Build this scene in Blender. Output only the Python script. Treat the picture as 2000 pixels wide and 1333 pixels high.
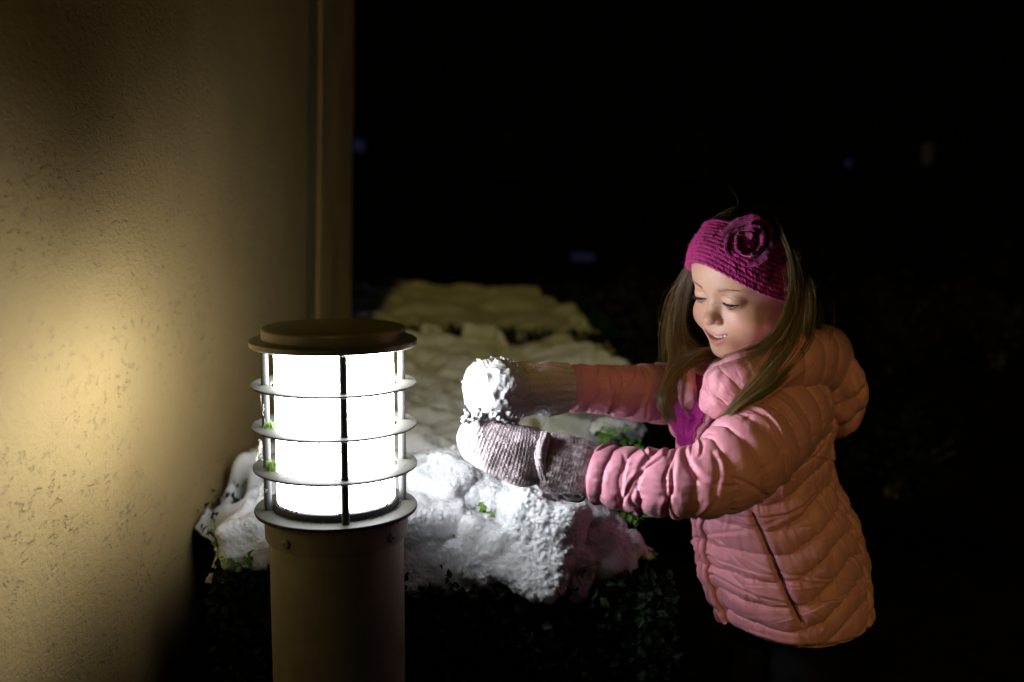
import bpy, bmesh, math, random
import numpy as np
from mathutils import Vector, Matrix

for o in list(bpy.data.objects):
    bpy.data.objects.remove(o, do_unlink=True)
scene = bpy.context.scene
COL = scene.collection
R = math.radians
rnd = random.Random(7)
RS = np.random.RandomState(11)

# ------------------------------------------------------------------ camera
CAM = np.array([0.0, 0.0, 1.08])
PITCH, ROLL, FPX = R(7.6), R(1.9), 2000.0
fwd = np.array([0, math.cos(PITCH), -math.sin(PITCH)])
r0 = np.array([1.0, 0, 0]); u0 = np.array([0, math.sin(PITCH), math.cos(PITCH)])
rgt = r0 * math.cos(ROLL) + u0 * math.sin(ROLL)
upv = u0 * math.cos(ROLL) - r0 * math.sin(ROLL)
cd = bpy.data.cameras.new('camera'); cam = bpy.data.objects.new('camera', cd); COL.objects.link(cam)
cd.sensor_width = 36.0; cd.lens = 36.0 * FPX / 2000.0
cd.clip_start = 0.02; cd.clip_end = 500.0
cd.dof.use_dof = True; cd.dof.focus_distance = 1.27; cd.dof.aperture_fstop = 2.8
cm = Matrix.Identity(4)
for i in range(3):
    cm[i][0] = rgt[i]; cm[i][1] = upv[i]; cm[i][2] = -fwd[i]; cm[i][3] = CAM[i]
cam.matrix_world = cm
scene.camera = cam

# ------------------------------------------------------------------ world: night sky
SUN_EL, SUN_AZ = R(28), R(3)          # weak amber street light from behind the camera
world = bpy.data.worlds.new('World'); scene.world = world; world.use_nodes = True
wn = world.node_tree; bg = wn.nodes['Background']
sky = wn.nodes.new('ShaderNodeTexSky'); sky.sky_type = 'NISHITA'; sky.sun_disc = False
sky.sun_elevation = SUN_EL; sky.sun_rotation = math.pi - SUN_AZ
wn.links.new(sky.outputs[0], bg.inputs[0]); bg.inputs[1].default_value = 0.00025
sd = bpy.data.lights.new('sun', 'SUN'); sun = bpy.data.objects.new('sun', sd); COL.objects.link(sun)
sd.energy = 0.50; sd.angle = R(2.0); sd.color = (1.0, 0.79, 0.18)
sdir = Vector((math.sin(SUN_AZ) * math.cos(SUN_EL), -math.cos(SUN_AZ) * math.cos(SUN_EL), math.sin(SUN_EL)))
sun.rotation_euler = sdir.to_track_quat('Z', 'Y').to_euler(); sun.location = (4, -4, 6)
LAMP_L = 46.0                           # radiance of the glowing diffuser

scene.view_settings.view_transform = 'Standard'; scene.view_settings.look = 'None'
scene.view_settings.exposure = 0.0; scene.view_settings.gamma = 1.0
scene.view_settings.use_curve_mapping = False
scene.render.engine = 'CYCLES'
scene.cycles.use_denoising = True
scene.cycles.max_bounces = 6; scene.cycles.diffuse_bounces = 3; scene.cycles.glossy_bounces = 3
scene.cycles.sample_clamp_indirect = 4.0

def P(px, py, Y):
    """point of the place seen at photo pixel (px, py), at world depth Y"""
    d = fwd * FPX + rgt * (px - 1000.0) - upv * (py - 666.5)
    return CAM + d * (Y / d[1])

# ------------------------------------------------------------------ numpy helpers
def _hash(ix, iy, iz, seed):
    h = (ix * 374761393 + iy * 668265263 + iz * 2147483647 + seed * 974634777) & 0xFFFFFFFF
    h = ((h ^ (h >> 13)) * 1274126177) & 0xFFFFFFFF
    h = ((h ^ (h >> 16)) * 2246822519) & 0xFFFFFFFF
    return ((h ^ (h >> 15)) & 0xFFFFFF).astype(np.float64) / 0xFFFFFF

def vnoise(p, seed=0):
    """smooth value noise in -1..1 at points p (...,3)"""
    p = np.asarray(p, dtype=np.float64)
    i = np.floor(p).astype(np.int64); f = p - i
    f = f * f * f * (f * (f * 6 - 15) + 10)
    out = 0
    for dx in (0, 1):
        wx = f[..., 0] if dx else 1 - f[..., 0]
        for dy in (0, 1):
            wy = f[..., 1] if dy else 1 - f[..., 1]
            for dz in (0, 1):
                wz = f[..., 2] if dz else 1 - f[..., 2]
                out = out + wx * wy * wz * _hash(i[..., 0] + dx, i[..., 1] + dy, i[..., 2] + dz, seed)
    return out * 2 - 1

def fbm(p, octv=4, gain=0.5, seed=0):
    s = 0; a = 1.0; q = np.asarray(p, dtype=np.float64)
    for k in range(octv):
        s = s + a * vnoise(q, seed + 17 * k); a *= gain; q = q * 2.03 + 5.7
    return s

def sstep(a, b, x):
    t = np.clip((x - a) / (b - a), 0, 1)
    return t * t * (3 - 2 * t)

def catmull(pts, n):
    """n points along a centripetal-like spline through the rows of pts (any width)"""
    p = np.asarray(pts, float)
    p = np.vstack([2 * p[0] - p[1], p, 2 * p[-1] - p[-2]])
    m = len(p) - 3
    t = np.linspace(0, m - 1e-9, n); k = t.astype(int); t = (t - k)[:, None]
    a, b, c, d = p[k], p[k + 1], p[k + 2], p[k + 3]
    return 0.5 * (2 * b + (c - a) * t + (2 * a - 5 * b + 4 * c - d) * t ** 2 + (3 * b - a - 3 * c + d) * t ** 3)

def grid_faces(nu, nv, wu=False, wv=False, off=0):
    iu = np.arange(nu if wu else nu - 1); iv = np.arange(nv if wv else nv - 1)
    a, b = np.meshgrid(iu, iv, indexing='ij')
    a2, b2 = (a + 1) % nu, (b + 1) % nv
    return np.stack([a * nv + b, a2 * nv + b, a2 * nv + b2, a * nv + b2], -1).reshape(-1, 4) + off

def mk(name, V, F, mat, parent=None, smooth=True, col=None):
    """one mesh object in world coordinates; F: array (or list of arrays) of tris / quads; col: per-vertex rgb"""
    V = np.ascontiguousarray(np.asarray(V, dtype=np.float32).reshape(-1, 3))
    Fs = [np.asarray(f) for f in (F if isinstance(F, list) else [F]) if len(f)]
    me = bpy.data.meshes.new(name)
    me.vertices.add(len(V)); me.vertices.foreach_set('co', V.ravel())
    loops = np.concatenate([f.ravel() for f in Fs]).astype(np.int32)
    tot = np.concatenate([np.full(len(f), f.shape[1]) for f in Fs]).astype(np.int32)
    st = np.concatenate([[0], np.cumsum(tot)[:-1]]).astype(np.int32)
    me.loops.add(len(loops)); me.loops.foreach_set('vertex_index', loops)
    me.polygons.add(len(tot)); me.polygons.foreach_set('loop_start', st)
    try: me.polygons.foreach_set('loop_total', tot)
    except Exception: pass
    me.polygons.foreach_set('use_smooth', np.full(len(tot), bool(smooth)))
    me.update(calc_edges=True); me.validate()
    if col is not None:
        at = me.color_attributes.new('tint', 'FLOAT_COLOR', 'POINT')
        c = np.ones((len(V), 4), np.float32); c[:, :3] = col
        at.data.foreach_set('color', c.ravel())
    o = bpy.data.objects.new(name, me); COL.objects.link(o)
    if mat is not None: me.materials.append(mat)
    if parent is not None: attach(o, parent)
    return o

def attach(o, parent):
    o.parent = parent
    w = Matrix.Identity(4); q = parent
    chain = []
    while q is not None:
        chain.append(q); q = q.parent
    for q in reversed(chain):
        w = w @ (q.matrix_parent_inverse if q.parent else Matrix.Identity(4)) @ q.matrix_basis
    o.matrix_parent_inverse = w.inverted()

def thing(name, loc, label, cat, group=None):
    o = bpy.data.objects.new(name, None); COL.objects.link(o)
    o.empty_display_size = 0.05; o.location = loc
    o['label'] = label; o['category'] = cat
    if group: o['group'] = group
    return o

def tag(o, label=None, cat=None, group=None, kind=None):
    if label: o['label'] = label
    if cat: o['category'] = cat
    if group: o['group'] = group
    if kind: o['kind'] = kind
    return o

class MB:
    """collects vertices and faces of one mesh"""
    def __init__(s): s.v = []; s.f = []; s.n = 0; s.c = []
    def add(s, V, F, c=None):
        V = np.asarray(V, float).reshape(-1, 3)
        for f in (F if isinstance(F, list) else [F]): s.f.append(np.asarray(f) + s.n)
        s.v.append(V); s.n += len(V)
        if c is not None: s.c.append(np.broadcast_to(np.asarray(c, float), V.shape))
    def build(s, name, mat, parent=None, smooth=True):
        t = [f for f in s.f if f.shape[1] == 3]; q = [f for f in s.f if f.shape[1] == 4]
        F = ([np.vstack(q)] if q else []) + ([np.vstack(t)] if t else [])
        return mk(name, np.vstack(s.v), F, mat, parent, smooth, np.vstack(s.c) if s.c else None)

def frames(path):
    """parallel transport frames along a polyline"""
    T = np.gradient(path, axis=0); T /= np.linalg.norm(T, axis=1)[:, None] + 1e-12
    N = np.zeros_like(path)
    a = np.array([0, 0, 1.0]) if abs(T[0, 2]) < 0.9 else np.array([1.0, 0, 0])
    n = a - T[0] * a.dot(T[0]); N[0] = n / np.linalg.norm(n)
    for i in range(1, len(path)):
        n = N[i - 1] - T[i] * N[i - 1].dot(T[i]); N[i] = n / (np.linalg.norm(n) + 1e-12)
    return T, N, np.cross(T, N)

def tube(path, rad, k=8, caps=True):
    path = np.asarray(path, float); n = len(path)
    T, N, B = frames(path); rad = np.broadcast_to(np.asarray(rad, float), (n,))
    a = np.linspace(0, 2 * math.pi, k, endpoint=False)
    V = path[:, None] + rad[:, None, None] * (np.cos(a)[None, :, None] * N[:, None] + np.sin(a)[None, :, None] * B[:, None])
    V = V.reshape(-1, 3); F = [grid_faces(n, k, False, True)]
    if caps:
        V = np.vstack([V, path[0], path[-1]]); c0 = n * k
        j = np.arange(k); j2 = (j + 1) % k
        F.append(np.stack([j, j2, np.full(k, c0)], -1)[:, ::-1])
        F.append(np.stack([(n - 1) * k + j, (n - 1) * k + j2, np.full(k, c0 + 1)], -1))
    return V, F

def lathe(prof, n=96, center=(0, 0, 0)):
    """revolve profile rows (r, z) round the z axis; closed where r = 0"""
    prof = np.asarray(prof, float); a = np.linspace(0, 2 * math.pi, n, endpoint=False)
    V = np.stack([prof[:, 0][:, None] * np.cos(a), prof[:, 0][:, None] * np.sin(a),
                  np.repeat(prof[:, 1][:, None], n, 1)], -1).reshape(-1, 3) + np.asarray(center)
    return V, grid_faces(len(prof), n, False, True)[:, ::-1]

def box(c, s, rot=None):
    c = np.asarray(c, float); h = np.asarray(s, float) / 2
    V = np.array([[x, y, z] for x in (-1, 1) for y in (-1, 1) for z in (-1, 1)]) * h
    if rot is not None: V = V @ np.asarray(rot).T
    F = np.array([[0, 1, 3, 2], [4, 6, 7, 5], [0, 4, 5, 1], [2, 3, 7, 6], [0, 2, 6, 4], [1, 5, 7, 3]])
    return V + c, F

def ico(sub):
    bm = bmesh.new(); bmesh.ops.create_icosphere(bm, subdivisions=sub, radius=1.0)
    V = np.array([v.co[:] for v in bm.verts]); F = np.array([[v.index for v in f.verts] for f in bm.faces]); bm.free()
    return V, F
ICO = {k: ico(k) for k in (1, 2, 3, 4, 5, 6)}

def strands(paths, r0, r1=None, k=3):
    """many thin tapering hairs: paths (n, m, 3)"""
    paths = np.asarray(paths, float); n, m, _ = paths.shape
    if r1 is None: r1 = r0 * 0.3
    T = np.gradient(paths, axis=1); T /= np.linalg.norm(T, axis=2)[..., None] + 1e-12
    ref = np.array([0.31, 0.87, 0.38]); N = np.cross(T, ref); N /= np.linalg.norm(N, axis=2)[..., None] + 1e-9
    B = np.cross(T, N); a = np.linspace(0, 2 * math.pi, k, endpoint=False)
    rad = (np.asarray(r0).reshape(-1, 1) * (1 - np.linspace(0, 1, m)) + np.asarray(r1).reshape(-1, 1) * np.linspace(0, 1, m))
    rad = np.broadcast_to(rad, (n, m))
    V = paths[:, :, None] + rad[..., None, None] * (np.cos(a)[:, None] * N[:, :, None] + np.sin(a)[:, None] * B[:, :, None])
    g = grid_faces(m, k, False, True)
    F = (g[None] + (np.arange(n) * m * k)[:, None, None]).reshape(-1, 4)
    return V.reshape(-1, 3), F

def surface_nets(S, org, h):
    ins = S < 0
    c = np.zeros(tuple(np.array(S.shape) - 1), np.uint8)
    for dx in (0, 1):
        for dy in (0, 1):
            for dz in (0, 1):
                c += ins[dx:S.shape[0] - 1 + dx, dy:S.shape[1] - 1 + dy, dz:S.shape[2] - 1 + dz]
    act = (c > 0) & (c < 8)
    I = np.argwhere(act); idx = np.full(act.shape, -1, np.int64); idx[act] = np.arange(len(I))
    acc = np.zeros((len(I), 3)); cnt = np.zeros(len(I))
    cor = [(0, 0, 0), (1, 0, 0), (0, 1, 0), (1, 1, 0), (0, 0, 1), (1, 0, 1), (0, 1, 1), (1, 1, 1)]
    val = [S[I[:, 0] + a, I[:, 1] + b, I[:, 2] + d] for a, b, d in cor]
    for i in range(8):
        for j in range(i + 1, 8):
            df = np.array(cor[j]) - np.array(cor[i])
            if np.abs(df).sum() != 1: continue
            x = (val[i] < 0) != (val[j] < 0)
            t = val[i][x] / (val[i][x] - val[j][x])
            acc[x] += np.array(cor[i]) + t[:, None] * df; cnt[x] += 1
    V = (I + acc / cnt[:, None]) * h + np.asarray(org)
    Fs = []
    for ax in range(3):
        b, d = (ax + 1) % 3, (ax + 2) % 3
        lo = [slice(None)] * 3; hi = [slice(None)] * 3
        lo[ax] = slice(0, -1); hi[ax] = slice(1, None)
        s0, s1 = ins[tuple(lo)], ins[tuple(hi)]
        E = np.argwhere(s0 != s1)
        ok = (E[:, b] > 0) & (E[:, d] > 0) & (E[:, b] < S.shape[b] - 1) & (E[:, d] < S.shape[d] - 1)
        E = E[ok]; flip = ~s0[E[:, 0], E[:, 1], E[:, 2]]
        q = []
        for ob, od in ((-1, -1), (0, -1), (0, 0), (-1, 0)):
            Q = E.copy(); Q[:, b] += ob; Q[:, d] += od
            q.append(idx[Q[:, 0], Q[:, 1], Q[:, 2]])
        q = np.stack(q, -1); q[flip] = q[flip][:, ::-1]; Fs.append(q)
    return V, np.vstack(Fs)

def vnormals(V, F):
    a, b_, c = V[F[:, 0]], V[F[:, 1]], V[F[:, 2]]
    fn = np.cross(b_ - a, c - a); N = np.zeros_like(V)
    for k in range(F.shape[1]): np.add.at(N, F[:, k], fn)
    return N / (np.linalg.norm(N, axis=1)[:, None] + 1e-12)

# ------------------------------------------------------------------ materials
MATS = {}
def mat(name, base=(0.5, 0.5, 0.5), rough=0.6, **kw):
    m = bpy.data.materials.new(name); m.use_nodes = True
    nt = m.node_tree; b = nt.nodes['Principled BSDF']
    b.inputs['Base Color'].default_value = (*base, 1); b.inputs['Roughness'].default_value = rough
    for k, v in kw.items(): b.inputs[k.replace('_', ' ')].default_value = v
    MATS[name] = m
    return m, nt, b

def node(nt, t, **kw):
    n = nt.nodes.new('ShaderNode' + t)
    for k, v in kw.items():
        if k.startswith('i_'):
            key = k[2:]
            n.inputs[int(key) if key.isdigit() else key.replace('_', ' ')].default_value = v
        else: setattr(n, k, v)
    return n

def coords(nt, scale=(1, 1, 1)):
    t = node(nt, 'TexCoord'); mp = node(nt, 'Mapping'); mp.inputs['Scale'].default_value = scale
    nt.links.new(t.outputs['Object'], mp.inputs[0]); return mp.outputs[0]

def noise(nt, vec, scale, detail=4, rough=0.55):
    n = node(nt, 'TexNoise', i_Scale=scale, i_Detail=detail, i_Roughness=rough)
    nt.links.new(vec, n.inputs['Vector']); return n.outputs['Fac']

def ramp(nt, fac, stops):
    r = node(nt, 'ValToRGB'); e = r.color_ramp.elements
    while len(e) < len(stops): e.new(0.5)
    for el, (p, c) in zip(e, stops): el.position = p; el.color = (*c, 1)
    nt.links.new(fac, r.inputs[0]); return r.outputs[0]

def bump(nt, b, h, strength, dist, prev=None):
    bn = node(nt, 'Bump', i_Strength=strength, i_Distance=dist)
    nt.links.new(h, bn.inputs['Height'])
    if prev is not None: nt.links.new(prev, bn.inputs['Normal'])
    if b is not None: nt.links.new(bn.outputs[0], b.inputs['Normal'])
    return bn.outputs[0]

def noisy(name, c0, c1, scale, rough=0.7, bs=0.3, bd=0.002, bscale=None, stretch=(1, 1, 1), **kw):
    m, nt, b = mat(name, c0, rough, **kw); v = coords(nt, stretch)
    nt.links.new(ramp(nt, noise(nt, v, scale), [(0.32, c0), (0.68, c1)]), b.inputs['Base Color'])
    if bs: bump(nt, b, noise(nt, v, bscale or scale * 4), bs, bd)
    return m
# ================================================================== measures of the bollard light
LS = 0.95; LY = 1.29 * LS; LX = P(657, 985, LY)[0]
def zat(py): return P(646, py, LY)[2]
zb, zc = zat(985), zat(668)
RD = 0.0752 * LS
# ================================================================== materials of the setting
# stucco: cream paint, rough float marks dragged mostly downwards
m, nt, b = mat('stucco', (0.36, 0.26, 0.12), 0.9)
v = coords(nt); vw = coords(nt, (1, 0.5, 0.85))
col = ramp(nt, noise(nt, v, 5, 5), [(0.3, (0.365, 0.252, 0.094)), (0.7, (0.415, 0.293, 0.115))])
wn_ = noise(nt, vw, 120, 3, 0.55)
worm = node(nt, 'MapRange', i_1=0.33, i_2=0.42); nt.links.new(wn_, worm.inputs[0])
wmask = node(nt, 'MapRange', i_1=0.42, i_2=0.60); nt.links.new(noise(nt, vw, 9, 3, 0.6), wmask.inputs[0])
inv = node(nt, 'Math', operation='SUBTRACT', i_0=1.0); nt.links.new(worm.outputs[0], inv.inputs[1])
scr = node(nt, 'Math', operation='MULTIPLY'); nt.links.new(inv.outputs[0], scr.inputs[0]); nt.links.new(wmask.outputs[0], scr.inputs[1])
mx = node(nt, 'MixRGB', blend_type='MIX'); mx.inputs[2].default_value = (0.20, 0.145, 0.075, 1)
sc2 = node(nt, 'Math', operation='MULTIPLY', i_1=0.30); nt.links.new(scr.outputs[0], sc2.inputs[0])
nt.links.new(sc2.outputs[0], mx.inputs[0]); nt.links.new(col, mx.inputs[1])
nt.links.new(mx.outputs[0], b.inputs['Base Color'])
dip = node(nt, 'Math', operation='SUBTRACT', i_0=1.0); nt.links.new(scr.outputs[0], dip.inputs[1])
n1 = bump(nt, None, noise(nt, v, 30, 3), 0.35, 0.006)
n2 = bump(nt, None, dip.outputs[0], 0.7, 0.004, n1)
n3 = bump(nt, None, noise(nt, vw, 190, 3, 0.6), 0.75, 0.0034, n2)
bump(nt, b, noise(nt, v, 420, 2), 0.5, 0.0016, n3)

noisy('soil', (0.012, 0.010, 0.007), (0.03, 0.024, 0.016), 7, 0.9, 0.6, 0.02)
noisy('fixture_paint', (0.034, 0.033, 0.027), (0.044, 0.043, 0.035), 30, 0.55, 0.08, 0.0006, 220, Specular_IOR_Level=0.10)
noisy('post_paint_lightened', (0.19, 0.17, 0.115), (0.235, 0.21, 0.15), 30, 0.5, 0.08, 0.0006, 220, Specular_IOR_Level=0.25)  # ring paint lightened on the post in place of missing light
noisy('cap_paint_lightened', (0.13, 0.11, 0.07), (0.165, 0.14, 0.09), 26, 0.32, 0.10, 0.0006, 200)  # same paint on the cap, lightened to make up for its shade
noisy('rod_metal', (0.035, 0.035, 0.033), (0.05, 0.05, 0.047), 60, 0.4, 0.06, 0.0004, 300, Specular_IOR_Level=0.2)
noisy('gasket', (0.012, 0.012, 0.016), (0.03, 0.03, 0.034), 120, 0.6, 0.2, 0.0006)
m, nt, b = mat('diffuser_glow', (0.8, 0.8, 0.8), 0.35)
b.inputs['Emission Color'].default_value = (0.93, 0.965, 1.0, 1); 
# uneven glow added for balance: weaker towards the wall, stronger towards the top
g_ = node(nt, 'NewGeometry'); sx_ = node(nt, 'SeparateXYZ'); nt.links.new(g_.outputs['Position'], sx_.inputs[0])
mr1 = node(nt, 'MapRange', i_1=LX - RD, i_2=LX + RD, i_3=0.58 * LAMP_L, i_4=1.5 * LAMP_L); nt.links.new(sx_.outputs[0], mr1.inputs[0])
mr2 = node(nt, 'MapRange', i_1=zb, i_2=zc, i_3=0.20, i_4=1.64); nt.links.new(sx_.outputs[2], mr2.inputs[0])
ml_ = node(nt, 'Math', operation='MULTIPLY'); nt.links.new(mr1.outputs[0], ml_.inputs[0]); nt.links.new(mr2.outputs[0], ml_.inputs[1])
nt.links.new(ml_.outputs[0], b.inputs['Emission Strength'])
noisy('screw_metal', (0.10, 0.09, 0.07), (0.16, 0.15, 0.12), 200, 0.35, 0.1, 0.0005, Metallic=0.6)
noisy('moss', (0.035, 0.075, 0.006), (0.08, 0.15, 0.012), 300, 0.8, 0)
noisy('dirt', (0.012, 0.011, 0.008), (0.05, 0.045, 0.03), 400, 0.95, 0)
noisy('cobweb_thread', (0.45, 0.43, 0.38), (0.6, 0.58, 0.52), 200, 0.6, 0)

def snowmat(name, c0, c1, sss):
    m, nt, b = mat(name, c0, 0.9, Specular_IOR_Level=0.15)
    v = coords(nt)
    nt.links.new(ramp(nt, noise(nt, v, 18, 4), [(0.3, c0), (0.7, c1)]), b.inputs['Base Color'])
    b.inputs['Subsurface Weight'].default_value = sss
    b.inputs['Subsurface Radius'].default_value = (1.0, 1.0, 1.0); b.inputs['Subsurface Scale'].default_value = 0.011
    n1 = bump(nt, None, noise(nt, v, 170, 5, 0.75), 0.55, 0.004)
    bump(nt, b, noise(nt, v, 700, 2, 0.7), 0.8, 0.0022, n1)
    return m
snowmat('snow', (0.56, 0.575, 0.60), (0.66, 0.675, 0.70), 0.7)
snowmat('packed_snow', (0.36, 0.36, 0.375), (0.46, 0.46, 0.475), 0.0)
snowmat('ball_snow', (0.36, 0.36, 0.375), (0.46, 0.46, 0.475), 0.6)
snowmat('old_snow', (0.42, 0.41, 0.40), (0.54, 0.525, 0.51), 0.0)

m, nt, b = mat('leaf', (0.04, 0.09, 0.02), 0.6, Specular_IOR_Level=0.12)
at = node(nt, 'VertexColor', layer_name='tint'); nt.links.new(at.outputs[0], b.inputs['Base Color'])
noisy('twig_bark', (0.035, 0.024, 0.014), (0.07, 0.05, 0.03), 90, 0.85, 0.3, 0.001)
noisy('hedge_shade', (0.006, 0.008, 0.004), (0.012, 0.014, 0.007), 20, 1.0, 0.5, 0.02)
noisy('far_render', (0.0012, 0.0012, 0.0011), (0.002, 0.0019, 0.0018), 2, 0.95, 0.2, 0.01, Specular_IOR_Level=0.0)
noisy('far_roof', (0.001, 0.0009, 0.0009), (0.0015, 0.0014, 0.0013), 3, 0.95, 0.3, 0.02, Specular_IOR_Level=0.0)
m, nt, b = mat('dim_window', (0.02, 0.02, 0.03), 0.3)
b.inputs['Emission Color'].default_value = (0.03, 0.14, 1.0, 1); b.inputs['Emission Strength'].default_value = 0.035
noisy('dark_pane', (0.003, 0.003, 0.004), (0.004, 0.004, 0.005), 3, 0.9, 0, Specular_IOR_Level=0.0)

# ================================================================== ground
n = 121; g = np.sinh(np.linspace(-4.2, 4.2, n)) / np.sinh(4.2) * 160
GX, GY = np.meshgrid(g, g + 3, indexing='ij')
GZ = 0.02 * fbm(np.stack([GX * 0.8, GY * 0.8, GX * 0], -1), 3) * sstep(0, 3, np.hypot(GX, GY - 1.5)) - 0.01
m = noisy('lawn_at_night', (0.004, 0.004, 0.0025), (0.010, 0.009, 0.006), 4, 0.95, 0.8, 0.03, 30, Specular_IOR_Level=0.0)
tag(mk('ground', np.stack([GX, GY, GZ], -1), grid_faces(n, n), m), kind='structure')

# ================================================================== house wall on the left
WX = -0.52
house = thing('house_wall', (WX - 0.1, 1.0, 0.0), 'cream stucco house wall on the left, lit by the bollard light', 'wall')
def wall_slab(y0, y1, x1, z1, name):
    """stucco slab with softly uneven face towards +x"""
    ny, nz = 90, 120
    Y, Z = np.meshgrid(np.linspace(y0, y1, ny), np.linspace(-0.05, z1, nz), indexing='ij')
    X = x1 + 0.0022 * fbm(np.stack([X_ * s for X_, s in ((Y * 0, 1), (Y, 6.0), (Z, 5.0))], -1), 3, seed=3)
    e = np.minimum(Y - y0, y1 - Y); X = X - 0.010 * np.exp(-(e / 0.008))
    F = grid_faces(ny, nz); V = np.stack([X, Y, Z], -1).reshape(-1, 3)
    back = V.copy(); back[:, 0] = x1 - 0.22; k = len(V)
    id_ = np.arange(k).reshape(ny, nz)
    def strip(a): return np.stack([a[:-1], a[1:], a[1:] + k, a[:-1] + k], -1)
    Fs = [F, F[:, ::-1] + k, strip(id_[0])[:, ::-1] , strip(id_[-1]), strip(id_[:, -1])[:, ::-1], strip(id_[:, 0])]
    return mk(name, np.vstack([V, back]), [np.vstack(Fs)], MATS['stucco'], house)
wall_slab(-0.599, 2.618, WX, 3.6, 'stucco_panel')
wall_slab(2.707, 3.27, WX + 0.004, 3.6, 'corner_pilaster')
mk('joint_backing', *box((WX - 0.12, 2.6625, 1.75), (0.10, 0.088, 3.6)), MATS['far_render'], house, smooth=False)

# unseen block added behind the camera to keep street light off wall and bollard
mk('added_shade_block', *box(((WX - 0.22 + 0.31) / 2, -1.6, 0.91), (0.31 - WX + 0.22, 2.0, 1.90)), MATS['stucco'], house, smooth=False)

mk('added_shade_beam', *box((0.312 + 0.8, -0.68, 2.15), (1.6, 0.12, 0.24)), MATS['stucco'], house, smooth=False)  # unseen beam added to keep the street light off the head
# ================================================================== bollard light
r1, r2, r3 = zat(748), zat(827.5), zat(906)
boll = thing('bollard_light', (LX, LY, 0), 'glowing bollard light with three louvre rings beside the cream wall', 'bollard light')
TILT = Matrix.Rotation(R(-1.6), 3, Vector((fwd[0], fwd[1], 0)))
TILT = np.array(TILT)
def tl(V, zref=0.72):
    """the whole bollard leans slightly; V relative to its axis, z absolute"""
    V = np.asarray(V, float).copy(); V[:, :2] *= LS; V[:, 2] -= zref; V = V @ TILT.T; V[:, 2] += zref
    return V + np.array([LX, LY, 0])
def part(name, VF, m, parent=None, smooth=True):
    V, F = VF
    o = mk(name, tl(V), F, MATS[m], parent or boll, smooth)
    if smooth:
        md = o.modifiers.new('edge', 'EDGE_SPLIT'); md.split_angle = R(38)
    return o
RR = 0.1045
part('post', lathe([(0, -0.02), (0.0865, -0.02), (0.0865, zb - 0.012), (0, zb - 0.012)], 128), 'post_paint_lightened')
sk = part('collar', lathe([(0.0868, zb - 0.036), (0.0905, zb - 0.037), (0.0915, zb - 0.034), (0.0922, zb - 0.012), (0.098, zb - 0.006), (0.06, zb - 0.006)], 128), 'post_paint_lightened')
for az in (-122, -34, 56, 146):
    a = R(az); c = np.array([math.cos(a), math.sin(a), 0]); mbs = MB()
    path = np.array([c * 0.0905, c * 0.0945, c * 0.0958]) + np.array([0, 0, zb - 0.026])
    V, F = tube(path, [0.0062, 0.006, 0.0042], 16); mbs.add(V, F)
    s = part('screw', (np.vstack(mbs.v), mbs.f), 'post_paint_lightened')
    V, F = tube(np.array([c * 0.0952, c * 0.0962]) + np.array([0, 0, zb - 0.026]), 0.0021, 6)
    part('socket', (V, F), 'gasket', s, False)
part('base_plate', lathe([(0, zb - 0.0055), (RR - 0.004, zb - 0.0055), (RR - 0.0006, zb - 0.0045), (RR, zb - 0.002), (RR - 0.0008, zb - 0.0004), (RR - 0.003, zb), (0.05, zb), (0, zb)], 160), 'fixture_paint')
part('gasket_ring', lathe([(0.070, zb + 0.0004), (0.0795, zb + 0.0004), (0.0802, zb + 0.004), (0.0785, zb + 0.0085), (0.0758, zb + 0.0095), (0.070, zb + 0.0095)], 128), 'gasket')
part('diffuser', lathe([(0, zb + 0.003), (RD / LS, zb + 0.003), (RD / LS, zc - 0.004), (0, zc - 0.004)], 128), 'diffuser_glow')
for zr in (r3, r2, r1):
    part('louvre_ring', lathe([(0.0795, zr - 0.0015), (RR - 0.001, zr - 0.0015), (RR, zr - 0.0009), (RR, zr + 0.0009), (RR - 0.001, zr + 0.0015), (0.0795, zr + 0.0015), (0.0795, zr - 0.0015)], 160), 'fixture_paint')
for az in (-73, 17, 107, 197):
    a = R(az); c = np.array([math.cos(a), math.sin(a), 0]) * 0.0868
    part('rod', tube(np.array([c + [0, 0, z] for z in np.linspace(zb + 0.0008, zc - 0.0015, 12)]), 0.0048, 20, False), 'rod_metal')
cap = part('cap_rim', lathe([(0, zc - 0.004), (RR - 0.002, zc - 0.004), (RR + 0.0005, zc - 0.0025), (RR + 0.001, zc + 0.001), (RR + 0.001, zc + 0.0035), (RR - 0.0008, zc + 0.0048), (0.085, zc + 0.006), (0, zc + 0.006)], 160), 'cap_paint_lightened')
tt = np.linspace(0, math.pi / 2, 8)
dome = [(0.0905, zc + 0.0058)] + [(0.0855 + 0.005 * math.cos(t), zc + 0.0155 + 0.0042 * math.sin(t)) for t in tt] + [(0.05, zc + 0.0212), (0, zc + 0.022)]
part('cap_dome', lathe(dome, 160), 'cap_paint_lightened', cap)

# dirt specks round the gasket and under the louvres
dm = MB()
for k in range(190):
    a = rnd.uniform(0, 6.283); z = zb + rnd.choice([0.0096, 0.0003]); rr = 0.0772 if z > zb + 0.005 else rnd.uniform(0.081, 0.083)
    s = rnd.uniform(0.0003, 0.0011)
    dm.add(ICO[1][0] * [s * 1.5, s * 1.5, s] + [rr * math.cos(a), rr * math.sin(a), z + s * 0.3], ICO[1][1])
for zr in (r1, r2, r3):
    for k in range(46):
        a = rnd.gauss(R(-95), 1.0); s = rnd.uniform(0.0002, 0.0007); rr = rnd.uniform(0.081, 0.094)
        dm.add(ICO[1][0] * [s * 2, s * 2, s * .5] + [rr * math.cos(a), rr * math.sin(a), zr + 0.0016], ICO[1][1])
o = dm.build('dirt_specks', MATS['dirt'], None); o.data.transform(Matrix(TILT.tolist()).to_4x4() if False else Matrix.Identity(4))
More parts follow.
